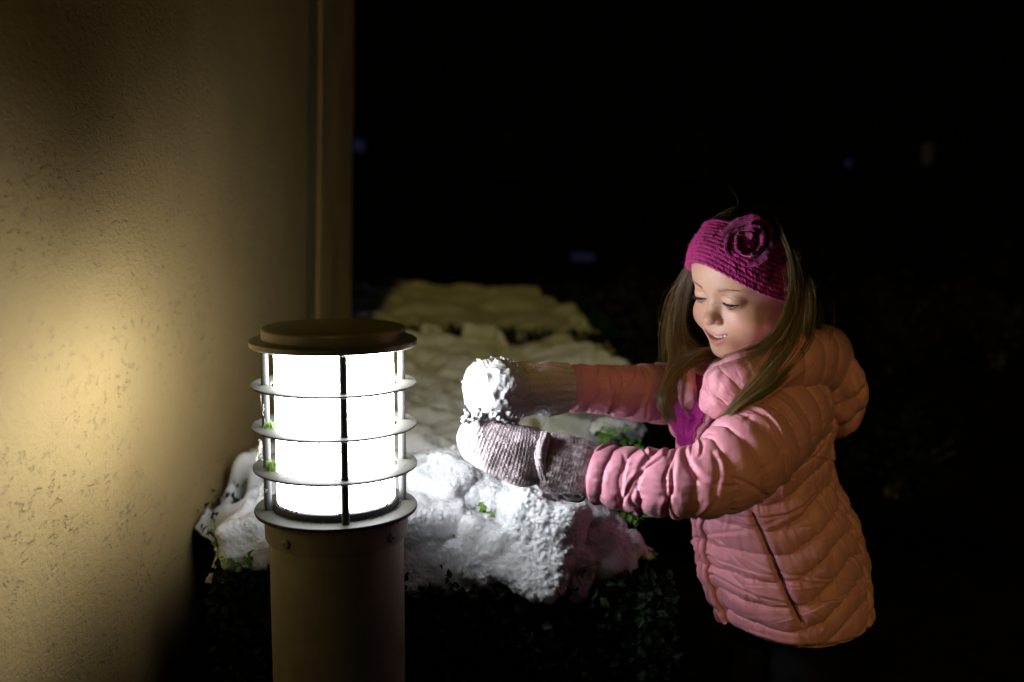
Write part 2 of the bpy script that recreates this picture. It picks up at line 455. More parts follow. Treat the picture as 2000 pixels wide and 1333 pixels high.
V = np.array([v.co[:] for v in o.data.vertices]); V = tl(V); o.data.vertices.foreach_set('co', V.astype(np.float32).ravel()); o.data.update()
attach(o, boll); tag(o, kind='stuff')

# moss growing on the louvres by the left rod
def moss(zr, az, n, h, label):
    a0 = R(az); base = np.array([0.0835 * math.cos(a0), 0.0835 * math.sin(a0), zr + 0.0012]); pp = []
    for k in range(n):
        o_ = np.array([rnd.gauss(0, 0.0035), rnd.gauss(0, 0.0035), 0]); d = np.array([rnd.gauss(0, .35), rnd.gauss(0, .35), 1.0]); d /= np.linalg.norm(d)
        L = h * rnd.uniform(0.35, 1) * math.exp(-(o_[0] ** 2 + o_[1] ** 2) / 0.00005)
        pp.append([base + o_ + d * L * t for t in (0, .4, .75, 1)])
    V, F = strands(pp, 0.0007, 0.0002)
    tag(mk('moss_tuft', tl(V), F, MATS['moss']), label, 'moss')
moss(r3, 208, 260, 0.016, 'bright green moss tuft on the lowest louvre ring of the bollard light')
moss(r2, 204, 160, 0.011, 'small green moss tuft on the middle louvre ring of the bollard light')
# cobweb threads hanging off the left side
for (x0, y0, x1, y1, sg) in ((509, 772, 516, 800, 3), (511, 775, 514, 812, 2), (508, 862, 500, 905, 2), (506, 858, 512, 900, 3), (516, 862, 498, 900, 4), (514, 945, 520, 962, 3), (512, 940, 508, 975, 2), (510, 770, 519, 845, 2)):
    cw = []
    for j in range(3):
        q = [P(x0 + (x1 - x0) * t + rnd.gauss(0, sg * .6) * (0 < t < 1), y0 + (y1 - y0) * t, LY - .02 + 0.012 * math.sin(t * 3 + j)) for t in np.linspace(0, 1, 12)]
        cw.append(catmull(q, 24))
    V, F = strands(cw, 0.0003, 0.0003)
    tag(mk('cobweb', V, F, MATS['cobweb_thread']), 'pale cobweb threads hanging off the left edge of a louvre ring', 'cobweb', 'cobwebs on the louvre rings', 'stuff')

# ================================================================== hedge with snow
def leaves(n, pos, nrm, size, cols, seed=0):
    """pos, nrm (n,3): folded pointed leaves, 4 tris each"""
    rs = np.random.RandomState(seed)
    d = rs.normal(size=(n, 3)); d -= nrm * (d * nrm).sum(1)[:, None] * 0.6; d /= np.linalg.norm(d, axis=1)[:, None]
    s = np.cross(d, nrm + rs.normal(size=(n, 3)) * 0.5); s /= np.linalg.norm(s, axis=1)[:, None] + 1e-9
    up = np.cross(s, d); L = size * rs.uniform(0.6, 1.25, n)[:, None]
    W = L * 0.30
    V = np.stack([pos, pos + d * L * .45 + s * W + up * W * .3, pos + d * L + up * L * -.12, pos + d * L * .45 - s * W + up * W * .3, pos + d * L * .5], 1)
    F = np.array([[0, 1, 4], [1, 2, 4], [2, 3, 4], [3, 0, 4]])
    F = (F[None] + (np.arange(n) * 5)[:, None, None]).reshape(-1, 3)
    c = cols[0] + (np.asarray(cols[1]) - cols[0]) * rs.uniform(0, 1, (n, 1))
    return V.reshape(-1, 3), F, np.repeat(c, 5, 0)
GREEN = (np.array([0.002, 0.006, 0.0015]), np.array([0.008, 0.021, 0.004]))
BROWN = (np.array([0.005, 0.004, 0.003]), np.array([0.018, 0.013, 0.008]))

HZ = 0.575
def xr(Y): return 0.185 + 0.10 * sstep(1.6, 3.2, Y) + 0.03 * np.sin(Y * 3.1)
def xl(Y): return -0.372 - 0.1 * sstep(1.35, 1.7, Y)
Y0, Y1 = 1.365, 3.72
hedge = thing('hedge', (-0.1, 2.4, 0), 'clipped evergreen hedge with small leaves running back behind the bollard light', 'hedge')
def hedge_core(x0, x1, y0, y1, z1, parent):
    nx, ny, nz = 14, 40, 14
    mb_ = MB()
    for (A, Bv, f) in (((x0, x1), (y0, y1), 'top'), ((x0, x1), (0, z1), 'front'), ((x0, x1), (0, z1), 'back'), ((y0, y1), (0, z1), 'left'), ((y0, y1), (0, z1), 'right')):
        U, W = np.meshgrid(np.linspace(*A, 40), np.linspace(*Bv, 40), indexing='ij')
        if f == 'top': q = np.stack([U, W, U * 0 + z1], -1)
        if f == 'front': q = np.stack([U, U * 0 + y0, W], -1)
        if f == 'back': q = np.stack([U, U * 0 + y1, W], -1)
        if f == 'left': q = np.stack([U * 0 + x0, U, W], -1)
        if f == 'right': q = np.stack([U * 0 + x1, U, W], -1)
        q = q + 0.02 * np.stack([vnoise(q * 14 + 9 * k, 5 + k) for k in range(3)], -1)
        mb_.add(q, grid_faces(40, 40))
    return mb_.build('inner_growth', MATS['hedge_shade'], parent)
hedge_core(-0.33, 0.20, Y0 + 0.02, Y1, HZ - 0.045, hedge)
def shell(n, rs, front, right, left, top):
    pos, nr = [], []
    k = rs.choice(4, n, p=[front, right, left, top])
    for f in range(4):
        c = int((k == f).sum()); t = rs.uniform(0, 1, c)
        if f == 0:
            x = rs.uniform(-0.395, 0.235, c); z = HZ - rs.exponential(0.13, c); z = np.clip(z, 0.02, HZ); y = Y0 - 0.015 + rs.normal(0, 0.016, c); nn = (0, -1, 0.25)
        elif f == 1:
            y = Y0 + (Y1 - Y0) * t ** 1.6; x = xr(y) + rs.normal(0.01, 0.02, c); z = np.clip(HZ - rs.exponential(0.10, c), 0.05, HZ); nn = (1, 0, 0.35)
        elif f == 2:
            y = Y0 + 0.5 * t ** 1.5; x = xl(y) + rs.normal(0.0, 0.018, c); z = np.clip(HZ - rs.exponential(0.12, c), 0.05, HZ); nn = (-1, 0, 0.35)
        else:
            y = Y0 + (Y1 - Y0) * t ** 1.5; x = xl(y) + (xr(y) - xl(y)) * rs.uniform(0, 1, c); z = HZ - 0.018 + rs.normal(0, 0.010, c); nn = (0, 0, 1)
        pos.append(np.stack([x, y, z], -1)); nr.append(np.tile(np.array(nn) / np.linalg.norm(nn), (c, 1)))
    return np.vstack(pos), np.vstack(nr)
p_, n_ = shell(13000, np.random.RandomState(4), 0.30, 0.26, 0.10, 0.34)
V, F, c = leaves(len(p_), p_, n_, 0.017, GREEN, 8)
tag(mk('foliage', V, F, MATS['leaf'], hedge, False, c), kind='stuff')
tw = []
for k in range(260):
    x = rnd.uniform(-0.36, 0.2); y = Y0 + rnd.uniform(-0.01, 0.05); z0 = rnd.uniform(0.05, 0.4)
    q = [np.array([x, y + 0.05, z0])]
    for j in range(4): q.append(q[-1] + [rnd.gauss(0, .02), rnd.gauss(-.008, .012), 0.05])
    tw.append(catmull(q, 10))
V, F = strands(tw, 0.002, 0.0008); mk('twigs', V, F, MATS['twig_bark'], hedge)
def sprig(px, py, Y, s, seed, label=None):
    rs = np.random.RandomState(seed); b0 = P(px, py, Y); b0 = b0 - [0, 0, 0.03]
    q = catmull([b0, b0 + [0.003, -.004, .014], b0 + [rs.normal(0, .006), -.008, .027], b0 + [rs.normal(0, .01), -.010, .036]], 14)
    V1, F1 = tube(q, np.linspace(.0012, .0005, 14), 5)
    nL = 9; pos = q[rs.randint(7, 14, nL)]; nr = np.tile([0, -.5, .85], (nL, 1)) + rs.normal(0, .3, (nL, 3)); nr /= np.linalg.norm(nr, axis=1)[:, None]
    V2, F2, c2 = leaves(nL, pos, nr, s, (np.array([.045, .11, .018]), np.array([.10, .2, .035])), seed)
    mb_ = MB(); mb_.add(V1, F1, (.05, .06, .02)); mb_.add(V2, F2, c2)
    mb_.build('sprig', MATS['leaf'], hedge, False)
for a in ((936, 990, 1.40, .013, 1), (886, 1026, 1.37, .013, 2), (934, 912, 1.55, .013, 3), (486, 1084, 1.335, .012, 4), (432, 1046, 1.37, .016, 5), (950, 905, 1.56, .012, 6),
          (1205, 846, 1.72, .018, 7), (1185, 856, 1.70, .018, 8), (1222, 862, 1.72, .018, 9), (1240, 870, 1.70, .017, 10), (1170, 845, 1.74, .016, 11), (1262, 1076, 1.42, .014, 12), (440, 1085, 1.37, .014, 13),
          (1105, 1030, 1.36, .013, 14), (1250, 1010, 1.46, .015, 15), (1230, 1000, 1.47, .016, 16), (470, 1095, 1.34, .014, 17), (1130, 1105, 1.345, .012, 18)):
    sprig(*a)

# snow blanket on top of the hedge
nx, ny = 230, 620
T_ = np.linspace(0, 1, ny) ** 1.7; YY = (Y0 + 0.012 + (Y1 - Y0 - 0.02) * T_)[None, :] + np.zeros((nx, 1))
uu = np.linspace(0, 1, nx)[:, None]
q0 = np.stack([YY * 0, YY * 5, YY * 0], -1)
XL = xl(YY) - 0.02 + 0.035 * fbm(q0 * 1.6 + 3, 3, seed=21); XR = xr(YY) + 0.03 + 0.045 * fbm(q0 * 1.3 + 40, 3, seed=22)
XX = XL + (XR - XL) * uu
q = np.stack([XX, YY, XX * 0], -1)
edge = np.minimum(np.minimum((XX - XL), (XR - XX)), np.minimum(YY - Y0 - 0.012, (Y1 - YY)) + 0.0)
lump = 0.5 + 0.5 * fbm(q * [7.5, 9.5, 1] + 2, 3, 0.5, seed=31)
wave = np.abs(fbm(q * [3.2, 9.0, 1] + 11, 3, 0.5, seed=37))
near = 1 - sstep(1.5, 1.95, YY)
HT = 0.010 + 0.030 * lump + 0.042 * wave + 0.018 * near * np.abs(fbm(q * 26, 3, seed=39)) + 0.003 * fbm(q * 60, 3, seed=33) + 0.0012 * fbm(q * 240, 2, seed=34)
hole = sstep(0.52, 0.70, 0.5 + 0.5 * fbm(q * [9, 8, 1] + 70, 3, 0.55, seed=45)) * (0.35 + 0.65 * sstep(0.25, 0.02, edge))
tail = sstep(3.30, 3.66, YY) * sstep(-0.15, 0.35, vnoise(q * [11, 6, 1], 46))
HT = HT * (1 - 0.95 * hole) * (1 - tail) - 0.02 * hole - 0.03 * tail
ZZ = HZ + HT * sstep(0, 0.045, edge) ** 0.6 - 0.035 * (1 - sstep(0, 0.03, edge))
V = np.stack([XX, YY, ZZ], -1)
tag(mk('snow_blanket', V, grid_faces(nx, ny), MATS['snow']), 'rippled blanket of snow on the hedge stretching back behind the bollard light', 'snow', kind=None)

# broken snow lumps along the near end of the hedge
def clump(px, py, Y, rx, ry, rz, rotz, seed, label, cuts=6, sub=6, m='snow', tilt=0):
    rs = np.random.RandomState(seed); D, F = ICO[sub]
    r = np.ones(len(D))
    for k in range(cuts):                       # flat broken faces
        nrm = rs.normal(size=3); nrm /= np.linalg.norm(nrm); h = rs.uniform(0.55, 0.85)
        dt = D @ nrm; lim = np.where(dt > 1e-3, h / np.maximum(dt, 1e-3), 9)
        r = -np.log(np.exp(-r * 14) + np.exp(-np.minimum(lim, 3) * 14)) / 14
    r = r * (1 + 0.15 * fbm(D * 1.6 + seed, 2, .45, seed=seed))
    V = D * r[:, None] * np.array([rx, ry, rz])
    s = np.array([rx, ry, rz]).mean()
    ridged = 1 - np.abs(fbm(V * 55 + seed * 3, 3, .55, seed=seed + 1))
    V = V + D * (0.0016 * fbm(V * 60 + seed, 2, seed=seed + 2) + 0.0009 * fbm(V * 300, 2, .6, seed=seed + 3) * (.4 + .6 * sstep(-.2, .5, vnoise(V * 40, seed))) + 0.0006 * ridged)[:, None]
    M = np.array((Matrix.Rotation(rotz, 3, 'Z') @ Matrix.Rotation(tilt, 3, 'Y')))
    o = mk('snow_clump', V @ M.T + P(px, py, Y), F, MATS[m]); tag(o, label, 'snow clump', 'broken snow clumps on the hedge')
    return o
clump(1242, 1072, 1.43, .022, .03, .016, .6, 9, 'small flat snow scrap hanging at the right end of the hedge', m='old_snow', tilt=.7)
clump(1215, 838, 1.80, .055, .05, .020, .1, 14, 'dim tan snow patch on the hedge between the two pink sleeves', m='old_snow')
def snow_mass(name, prims, label, vox=.0019, k=.006, seed=0, m='snow'):
    """broken snow: rounded blocks run together; prims (px, py, Y, half sizes, turn, tilt, lean, rounding)"""
    C = [P(p[0], p[1], p[2]) for p in prims]
    lo_ = np.min([c - max(p[3]) * 1.5 for c, p in zip(C, prims)], 0); hi_ = np.max([c + max(p[3]) * 1.5 for c, p in zip(C, prims)], 0)
    g = np.meshgrid(*[np.arange(lo_[i], hi_[i], vox) for i in range(3)], indexing='ij'); D_ = np.full(g[0].shape, 9.0, np.float32)
    for c, p in zip(C, prims):
        Rm = np.array(Matrix.Rotation(p[4], 3, 'Z') @ Matrix.Rotation(p[5], 3, 'Y') @ Matrix.Rotation(p[6], 3, 'X'))
        ext = max(p[3]) * 1.6
        sl = tuple(slice(max(0, int((c[i] - ext - lo_[i]) / vox)), int((c[i] + ext - lo_[i]) / vox) + 2) for i in range(3))
        d = np.stack([g[i][sl] - c[i] for i in range(3)], -1) @ Rm
        # bend the block a little so that no face is truly flat
        d = d + .07 * max(p[3]) * np.stack([np.sin(d[..., 1] * 70 + c[0] * 90), np.sin(d[..., 2] * 60 + c[2] * 80), np.sin(d[..., 0] * 65 + c[1] * 70)], -1)
        q = np.abs(d) - (np.array(p[3]) - p[7] * 1.1); v_ = np.linalg.norm(np.maximum(q, 0), axis=-1) + np.minimum(q.max(-1), 0) - p[7] * 1.1
        o_ = D_[sl]; hh = np.clip(.5 + .5 * (o_ - v_) / k, 0, 1); D_[sl] = np.where(np.abs(o_ - v_) > k, np.minimum(o_, v_), o_ * (1 - hh) + v_ * hh - k * hh * (1 - hh))
    V, F = surface_nets(D_, lo_, vox); N = vnormals(V, F)
    rough = .25 + .75 * sstep(-.5, .35, vnoise(V * 26 + 5, seed + 4))
    d = .0055 * fbm(V * 20 + seed, 2, .45, seed=seed) + .0034 * rough * fbm(V * 80, 3, .6, seed=seed + 1) + .0015 * (.35 + rough) * fbm(V * 330, 2, .7, seed=seed + 2)
    V = V + N * d[:, None]
    return tag(mk(name, V, F, MATS[m]), label, 'snow')
snow_mass('snow_heap', [
    (842, 1072, 1.385, (.050, .045, .062), .25, .10, -.15, .022), (800, 1045, 1.41, (.035, .05, .05), .1, .0, 0, .02),
    (908, 1092, 1.375, (.030, .035, .040), .5, -.25, .1, .016), (952, 1072, 1.37, (.036, .04, .042), -.3, .18, -.2, .014),
    (1058, 1062, 1.365, (.050, .045, .066), -.25, .22, -.22, .016), (1030, 1010, 1.40, (.040, .04, .045), .5, -.3, .1, .016),
    (1098, 1105, 1.37, (.036, .036, .036), .3, .3, 0, .014), (1178, 1080, 1.39, (.038, .036, .040), .75, .35, -.3, .034),
    (1208, 1098, 1.395, (.026, .026, .028), .9, .4, .3, .026), (1226, 1070, 1.41, (.018, .02, .022), .3, .5, .2, .018), (1170, 1018, 1.445, (.034, .03, .022), .9, .45, .3, .02), (1200, 1036, 1.44, (.022, .02, .018), .4, .6, .2, .016),
    (1128, 990, 1.46, (.030, .03, .026), .4, .1, .3, .010), (1060, 975, 1.455, (.050, .036, .028), .1, -.1, .2, .014),
    (985, 985, 1.47, (.045, .04, .026), .4, .15, -.1, .012), (915, 968, 1.50, (.048, .05, .028), .2, -.2, .2, .014),
    (860, 965, 1.48, (.040, .045, .044), -.3, .25, .2, .014), (862, 1015, 1.43, (.034, .035, .030), .6, -.3, .3, .010),
    (930, 1040, 1.41, (.036, .035, .022), .2, .1, -.3, .010), (1000, 1048, 1.40, (.026, .03, .026), 1.1, .2, .1, .010),
    (900, 925, 1.60, (.070, .07, .026), .2, .05, 0, .018), (1010, 930, 1.60, (.060, .06, .022), -.2, .05, 0, .018),
    (970, 1066, 1.47, (.140, .08, .024), 0, .0, 0, .02)],
    'heap of broken snow lumps on the near end of the hedge below the lilac mitten', seed=301)
snow_mass('snow_patch', [
    (480, 1050, 1.385, (.038, .045, .030), .2, -.25, -.2, .018), (452, 1078, 1.375, (.022, .03, .020), .5, -.2, 0, .013), (505, 1070, 1.375, (.028, .03, .026), -.2, .1, 0, .014),
    (506, 1018, 1.50, (.030, .06, .020), -.35, .1, .1, .015), (520, 1036, 1.45, (.03, .05, .024), 0, 0, 0, .015)],
    'patch of snow on the hedge left of the bollard post with a leaf poking through', seed=331)

# loose crumbs lying on the heap
cr = MB(); rs = np.random.RandomState(350); dg = bpy.data.objects['snow_heap'].data; hv = np.empty(len(dg.vertices) * 3, np.float32); dg.vertices.foreach_get('co', hv); hv = hv.reshape(-1, 3); hn = np.empty_like(hv).ravel(); dg.vertices.foreach_get('normal', hn); hn = hn.reshape(-1, 3)
up_ = np.where((hn[:, 2] > -.5) & (hv[:, 1] < 1.55) & (hn[:, 1] < .4))[0]
for k in range(2200):
    i = up_[rs.randint(len(up_))]; s_ = rs.exponential(.00035) + .0005;  D, Fi = ICO[1] if s_ < .002 else ICO[2]
    s_ = min(s_, .006); cr.add(D * (s_ * (1 + .35 * fbm(D * 2 + k, 2, seed=3)))[:, None] * rs.uniform(.7, 1.2, 3) + hv[i] + hn[i] * s_ * .2, Fi)
tag(cr.build('snow_crumbs', MATS['snow']), 'loose snow crumbs scattered over the heap under the mittens', 'snow', kind='stuff')

# second hedge farther back
hedge2 = thing('hedge', (-0.3, 5.0, 0), 'far snowy hedge behind a dark gap, at the house corner', 'hedge')
x0, x1, y0, y1 = -1.0, 0.36, 3.86, 6.6
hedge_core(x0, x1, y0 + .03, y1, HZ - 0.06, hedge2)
rs = np.random.RandomState(9); c = 3800
k = rs.uniform(0, 1, c) < .6
px_ = np.where(k, rs.uniform(x0, x1, c), x1 + rs.normal(0.02, .03, c)); py_ = np.where(k, y0 + rs.normal(0, .03, c), y0 + (y1 - y0) * rs.uniform(0, 1, c) ** 1.5)
pz_ = np.clip(HZ + 0.03 - rs.exponential(.1, c), .05, 9)
V, F, cc = leaves(c, np.stack([px_, py_, pz_], -1), np.tile([0.3, -.7, .65], (c, 1)), 0.03, GREEN, 10)
tag(mk('foliage', V, F, MATS['leaf'], hedge2, False, cc), kind='stuff')
nx, ny = 120, 160
U, W = np.meshgrid(np.linspace(0, 1, nx), np.linspace(0, 1, ny), indexing='ij')
XX = x0 + (x1 - x0 + 0.04) * U; YY = y0 + (y1 - y0) * W
XX = XX - 0.10 * W * U * 4 * 0.9
q = np.stack([XX, YY, XX * 0], -1)
edge = np.minimum(np.minimum(U, 1 - U) * (x1 - x0), np.minimum(W, 1 - W) * (y1 - y0)) + .03 * vnoise(q * 6, 3)
ZZ = HZ + (0.03 + 0.045 * fbm(q * 3, 3, seed=51)) * sstep(-.02, .06, edge) - .05 * (1 - sstep(-.02, .05, edge)) - .07 * sstep(.5, 1.0, W) - 0.07 * sstep(.5, .8, fbm(q * [7, 5, 1], 3, seed=53)) * sstep(.5, .1, edge)
tag(mk('snow_blanket', np.stack([XX, YY, ZZ], -1), grid_faces(nx, ny), MATS['old_snow']), 'dim strip of snow on the farther hedge beside the house corner', 'snow')

# shrubs in the dark garden behind
def shrub(px, py, Y, r, label, cols, n, seed):
    c = P(px, py, Y); rs = np.random.RandomState(seed)
    t = thing('shrub', (c[0], c[1], 0), label, 'shrub', 'shrubs in the dark garden')
    st = []
    for k in range(14):
        a = rs.uniform(0, 6.28); e = c + np.array([math.cos(a), math.sin(a), rs.uniform(-.1, .6)]) * r * .7
        st.append(catmull([[c[0] + rs.normal(0, .03), c[1] + rs.normal(0, .03), 0], [(c[0] * 2 + e[0]) / 3, (c[1] * 2 + e[1]) / 3, e[2] * .5], e], 10))
    V, F = strands(st, .010, .003, 5); mk('stems', V, F, MATS['twig_bark'], t)
    ctr = c + rs.normal(0, .5, (26, 3)) * r * np.array([1, .8, .55]); pick = rs.randint(0, 26, n)
    pos = ctr[pick] + rs.normal(0, .13, (n, 3)) * r; pos[:, 2] = np.maximum(pos[:, 2], .02)
    nr = pos - c; nr /= np.linalg.norm(nr, axis=1)[:, None] + 1e-9
    V, F, cc = leaves(n, pos, nr, .05 * r / .4, cols, seed)
    tag(mk('foliage', V, F, MATS['leaf'], t, False, cc), kind='stuff')
shrub(1190, 640, 5.6, .45, 'brownish shrub in the dark between the far hedge and the girl', BROWN, 2200, 61)
shrub(1290, 655, 6.4, .5, 'dim shrub just left of the girl hair in the background', BROWN, 2000, 62)
shrub(1950, 620, 7.5, .55, 'dim shrub at the far right edge behind the girl', BROWN, 1800, 63)
shrub(1740, 640, 7.0, .5, 'dark shrub behind the hood of the pink jacket', (BROWN[0] * .4, BROWN[1] * .5), 1800, 64)
shrub(1750, 880, 3.9, .30, 'low dark shrub behind the back of the pink jacket', (GREEN[0] * .4, GREEN[1] * .5), 1600, 65)

# far house with faint blue windows
FY = 15.0
fh = thing('far_house', (1.5, FY, 0), 'black silhouette of a far house with faint blue windows', 'house')
mk('wall', *box((1.5, FY + 3.02, 2.2), (13, 6, 4.4)), MATS['far_render'], fh, smooth=False)
V = np.array([[-5.3, FY - .3, 4.35], [8.3, FY - .3, 4.35], [8.3, FY + 6.3, 4.35], [-5.3, FY + 6.3, 4.35], [-5.3, FY + 3, 7.0], [8.3, FY + 3, 7.0]])
mk('roof', V, [np.array([[0, 1, 5, 4], [2, 3, 4, 5], [3, 2, 1, 0]]), np.array([[0, 4, 3], [1, 2, 5]])], MATS['far_roof'], fh, smooth=False)
for (px, py, w, h, lit) in ((702, 284, .17, .17, 1), (1138, 502, .34, .13, .8), (1656, 319, .09, .12, 1.2), (1810, 300, .18, .34, .15), (1000, 300, .5, .7, 0), (1350, 300, .5, .7, 0)):
    c = P(px, py, FY)
    fr = MB()
    for dx, dz, sx, sz in ((0, h / 2 + .03, w + .12, .06), (0, -h / 2 - .03, w + .12, .06), (w / 2 + .03, 0, .06, h), (-w / 2 - .03, 0, .06, h)):
        fr.add(*box(c + [dx, -.02, dz], (sx, .05, sz)))
    f = fr.build('window', MATS['far_roof'], fh, False)
    if lit:
        mm = MATS['dim_window'].copy(); mm.node_tree.nodes['Principled BSDF'].inputs['Emission Strength'].default_value = 0.012 * lit
    else: mm = MATS['dark_pane']
    mk('pane', *box(c + [0, -.005, 0], (w, .02, h)), mm, f, smooth=False)
# ================================================================== the girl
HY, HP, HR, HS = R(55.3), R(16.5), R(4.6), 0.01022
HC = np.array([0.320, 1.37, 0.9895])
f_ = np.array([-math.sin(HY) * math.cos(HP), -math.cos(HY) * math.cos(HP), -math.sin(HP)])
x_ = np.cross(f_, [0, 0, 1.0]); x_ /= np.linalg.norm(x_); z_ = np.cross(x_, f_)
HM = np.stack([x_ * math.cos(HR) + z_ * math.sin(HR), f_, z_ * math.cos(HR) - x_ * math.sin(HR)], 1)
def H(p):
    """head-local centimetres (x her right, y forward, z up; origin between the eyes, mid-head) to world"""
    return np.asarray(p, float) @ HM.T * HS + HC

# ---- materials of the girl
m, nt, b = mat('skin', (0.62, 0.38, 0.30), 0.48)
at = node(nt, 'VertexColor', layer_name='tint'); v = coords(nt)
mx = node(nt, 'MixRGB', blend_type='MULTIPLY', i_0=0.22)
nt.links.new(at.outputs[0], mx.inputs[1]); nt.links.new(ramp(nt, noise(nt, v, 160, 4), [(0.3, (0.82, 0.72, 0.70)), (0.7, (1, 1, 1))]), mx.inputs[2])
nt.links.new(mx.outputs[0], b.inputs['Base Color'])
b.inputs['Subsurface Weight'].default_value = 0.22; b.inputs['Subsurface Radius'].default_value = (1.0, 0.35, 0.2); b.inputs['Subsurface Scale'].default_value = 0.004
bump(nt, b, noise(nt, v, 900, 2), 0.12, 0.0004)
m, nt, b = mat('hair', (0.16, 0.095, 0.04), 0.42)
at = node(nt, 'VertexColor', layer_name='tint'); nt.links.new(at.outputs[0], b.inputs['Base Color']); b.inputs['Specular IOR Level'].default_value = 0.6
noisy('lash', (0.015, 0.010, 0.008), (0.03, 0.02, 0.014), 100, 0.5, 0)
noisy('brow_hair', (0.32, 0.195, 0.125), (0.40, 0.26, 0.17), 100, 0.5, 0)
noisy('tooth', (0.72, 0.68, 0.60), (0.80, 0.77, 0.70), 200, 0.25, 0)
m, nt, b = mat('eye', (0.7, 0.68, 0.66), 0.12)
at = node(nt, 'VertexColor', layer_name='tint'); nt.links.new(at.outputs[0], b.inputs['Base Color'])

# ---- face and skull as one distance field (centimetres)
h = 0.095
lo = np.array([-8.2, -10.2, -11.5]); hi = np.array([8.2, 10.4, 10.6])
ax = [np.arange(lo[i], hi[i], h, dtype=np.float32) for i in range(3)]
X, Y, Z = np.meshgrid(*ax, indexing='ij')
AX = np.abs(X)
def sm(a, b_, k):
    hh = np.clip(0.5 + 0.5 * (b_ - a) / k, 0, 1); return b_ * (1 - hh) + a * hh - k * hh * (1 - hh)
def smx(a, b_, k): return -sm(-a, -b_, k)
def ell(c, r, x=None):
    xx = AX if x is None else x
    px, py, pz = (xx - c[0]) / r[0], (Y - c[1]) / r[1], (Z - c[2]) / r[2]
    k0 = np.sqrt(px * px + py * py + pz * pz) + 1e-6
    k1 = np.sqrt((px / r[0]) ** 2 + (py / r[1]) ** 2 + (pz / r[2]) ** 2) + 1e-6
    return k0 * (k0 - 1) / k1
def cap(a, b_, ra, rb, x=None):
    xx = AX if x is None else x
    a = np.array(a, np.float32); d = np.array(b_, np.float32) - a
    t = np.clip(((xx - a[0]) * d[0] + (Y - a[1]) * d[1] + (Z - a[2]) * d[2]) / (d @ d), 0, 1)
    return np.sqrt((xx - a[0] - d[0] * t) ** 2 + (Y - a[1] - d[1] * t) ** 2 + (Z - a[2] - d[2] * t) ** 2) - (ra + (rb - ra) * t)
S = ell((0, -0.7, 2.6), (7.1, 8.5, 7.2))                         # cranium
S = sm(S, ell((0, 2.6, 3.0), (6.0, 5.4, 5.0)), 1.2)              # forehead
S = sm(S, ell((0, 1.8, -2.6), (5.5, 5.7, 5.8)), 1.6)             # face mass
S = sm(S, cap((4.3, 0.4, -4.4), (0.9, 5.6, -7.1), 1.7, 1.55), 1.6)  # jaw
S = sm(S, ell((0, 6.0, -7.3), (1.55, 1.45, 1.35)), 1.2)          # chin
S = sm(S, ell((3.05, 4.75, -3.35), (2.65, 2.55, 2.35)), 1.5)      # smiling cheeks
S = sm(S, ell((0, 6.0, -4.9), (2.5, 2.05, 1.75)), 1.3)           # mouth mound
S = sm(S, cap((0.6, 6.75, 1.45), (3.3, 5.75, 1.45), 0.70, 0.62), 1.5)  # brow
S = smx(S, -ell((2.65, 8.45, -0.10), (1.35, 0.95, 0.85)), 1.1)   # eye sockets
S = smx(S, -ell((1.15, 8.55, -0.1), (0.5, 0.6, 0.8)), 0.8)
S = sm(S, cap((0, 6.85, 0.4), (0, 8.0, -2.1), 0.62, 0.72), 0.9) # nose bridge
S = sm(S, ell((0, 8.42, -2.55), (0.95, 0.86, 0.80)), 0.55)       # tip
S = sm(S, ell((0.90, 7.75, -2.85), (0.55, 0.64, 0.48)), 0.35)     # wings
S = smx(S, -ell((0.46, 8.35, -3.42), (0.28, 0.40, 0.20)), 0.2)   # nostrils
S = smx(S, -cap((0, 8.4, -4.0), (0, 8.3, -4.4), 0.22, 0.25), 0.35)  # philtrum
# eyes: lids wrap the eyeball, slit looks down
EC = np.array([2.62, 6.18, -0.12]); ER = 1.28
dx, dy, dz = AX - EC[0], Y - EC[1], Z - EC[2]
rr = np.sqrt(dx * dx + dy * dy + dz * dz) + 1e-6
S = sm(S, rr - (ER + 0.12), 0.5)
az = np.arctan2(dx, dy); el = np.arcsin(np.clip(dz / rr, -1, 1))
wz = np.clip(1 - (az / 0.92) ** 2, -1, 1)
eu = -0.14 - 0.06 * wz; eb = -0.14 - 0.42 * np.maximum(wz, 0) ** 0.7
slit = np.maximum(np.maximum(el - eu, eb - el) * ER, (np.abs(az) - 0.92) * ER)
slit = np.maximum(slit, 6.9 - Y - 0.2)
S = smx(S, -np.maximum(slit, (ER - 0.12) - rr), 0.06)
S = smx(S, -np.maximum(np.abs(el - 0.52 + 0.30 * az ** 2) * 1.3 - 0.02, np.maximum(np.abs(rr - ER - 0.3) - 0.22, (np.abs(az) - 0.62))), 0.12)   # lid crease
# mouth: open smile
mz = -5.12 + 0.14 * X * X
ww = np.clip(1 - (X / 2.12) ** 2, 0, 1)
zu = mz + 0.12 * ww; zl = mz - 0.50 * ww
ysurf = 8.05 - 0.20 * X * X
lx = np.abs(X)
S = sm(S, np.maximum(np.sqrt((Z - (zu + 0.20 * (0.35 + 0.65 * ww))) ** 2 + (Y - (ysurf - 0.32)) ** 2) - 0.31 * (0.30 + 0.70 * ww ** 0.5), lx - 2.10), 0.32)
S = sm(S, np.maximum(np.sqrt((Z - (zl - 0.33 * (0.35 + 0.65 * ww))) ** 2 + (Y - (ysurf - 0.42)) ** 2) - 0.45 * (0.30 + 0.70 * ww ** 0.5), lx - 2.05), 0.34)
opn = np.maximum(np.maximum(Z - zu, zl - Z) * 0.9, lx - 2.10)
opn = np.maximum(opn, (5.4 - Y))
S = smx(S, -opn, 0.10)
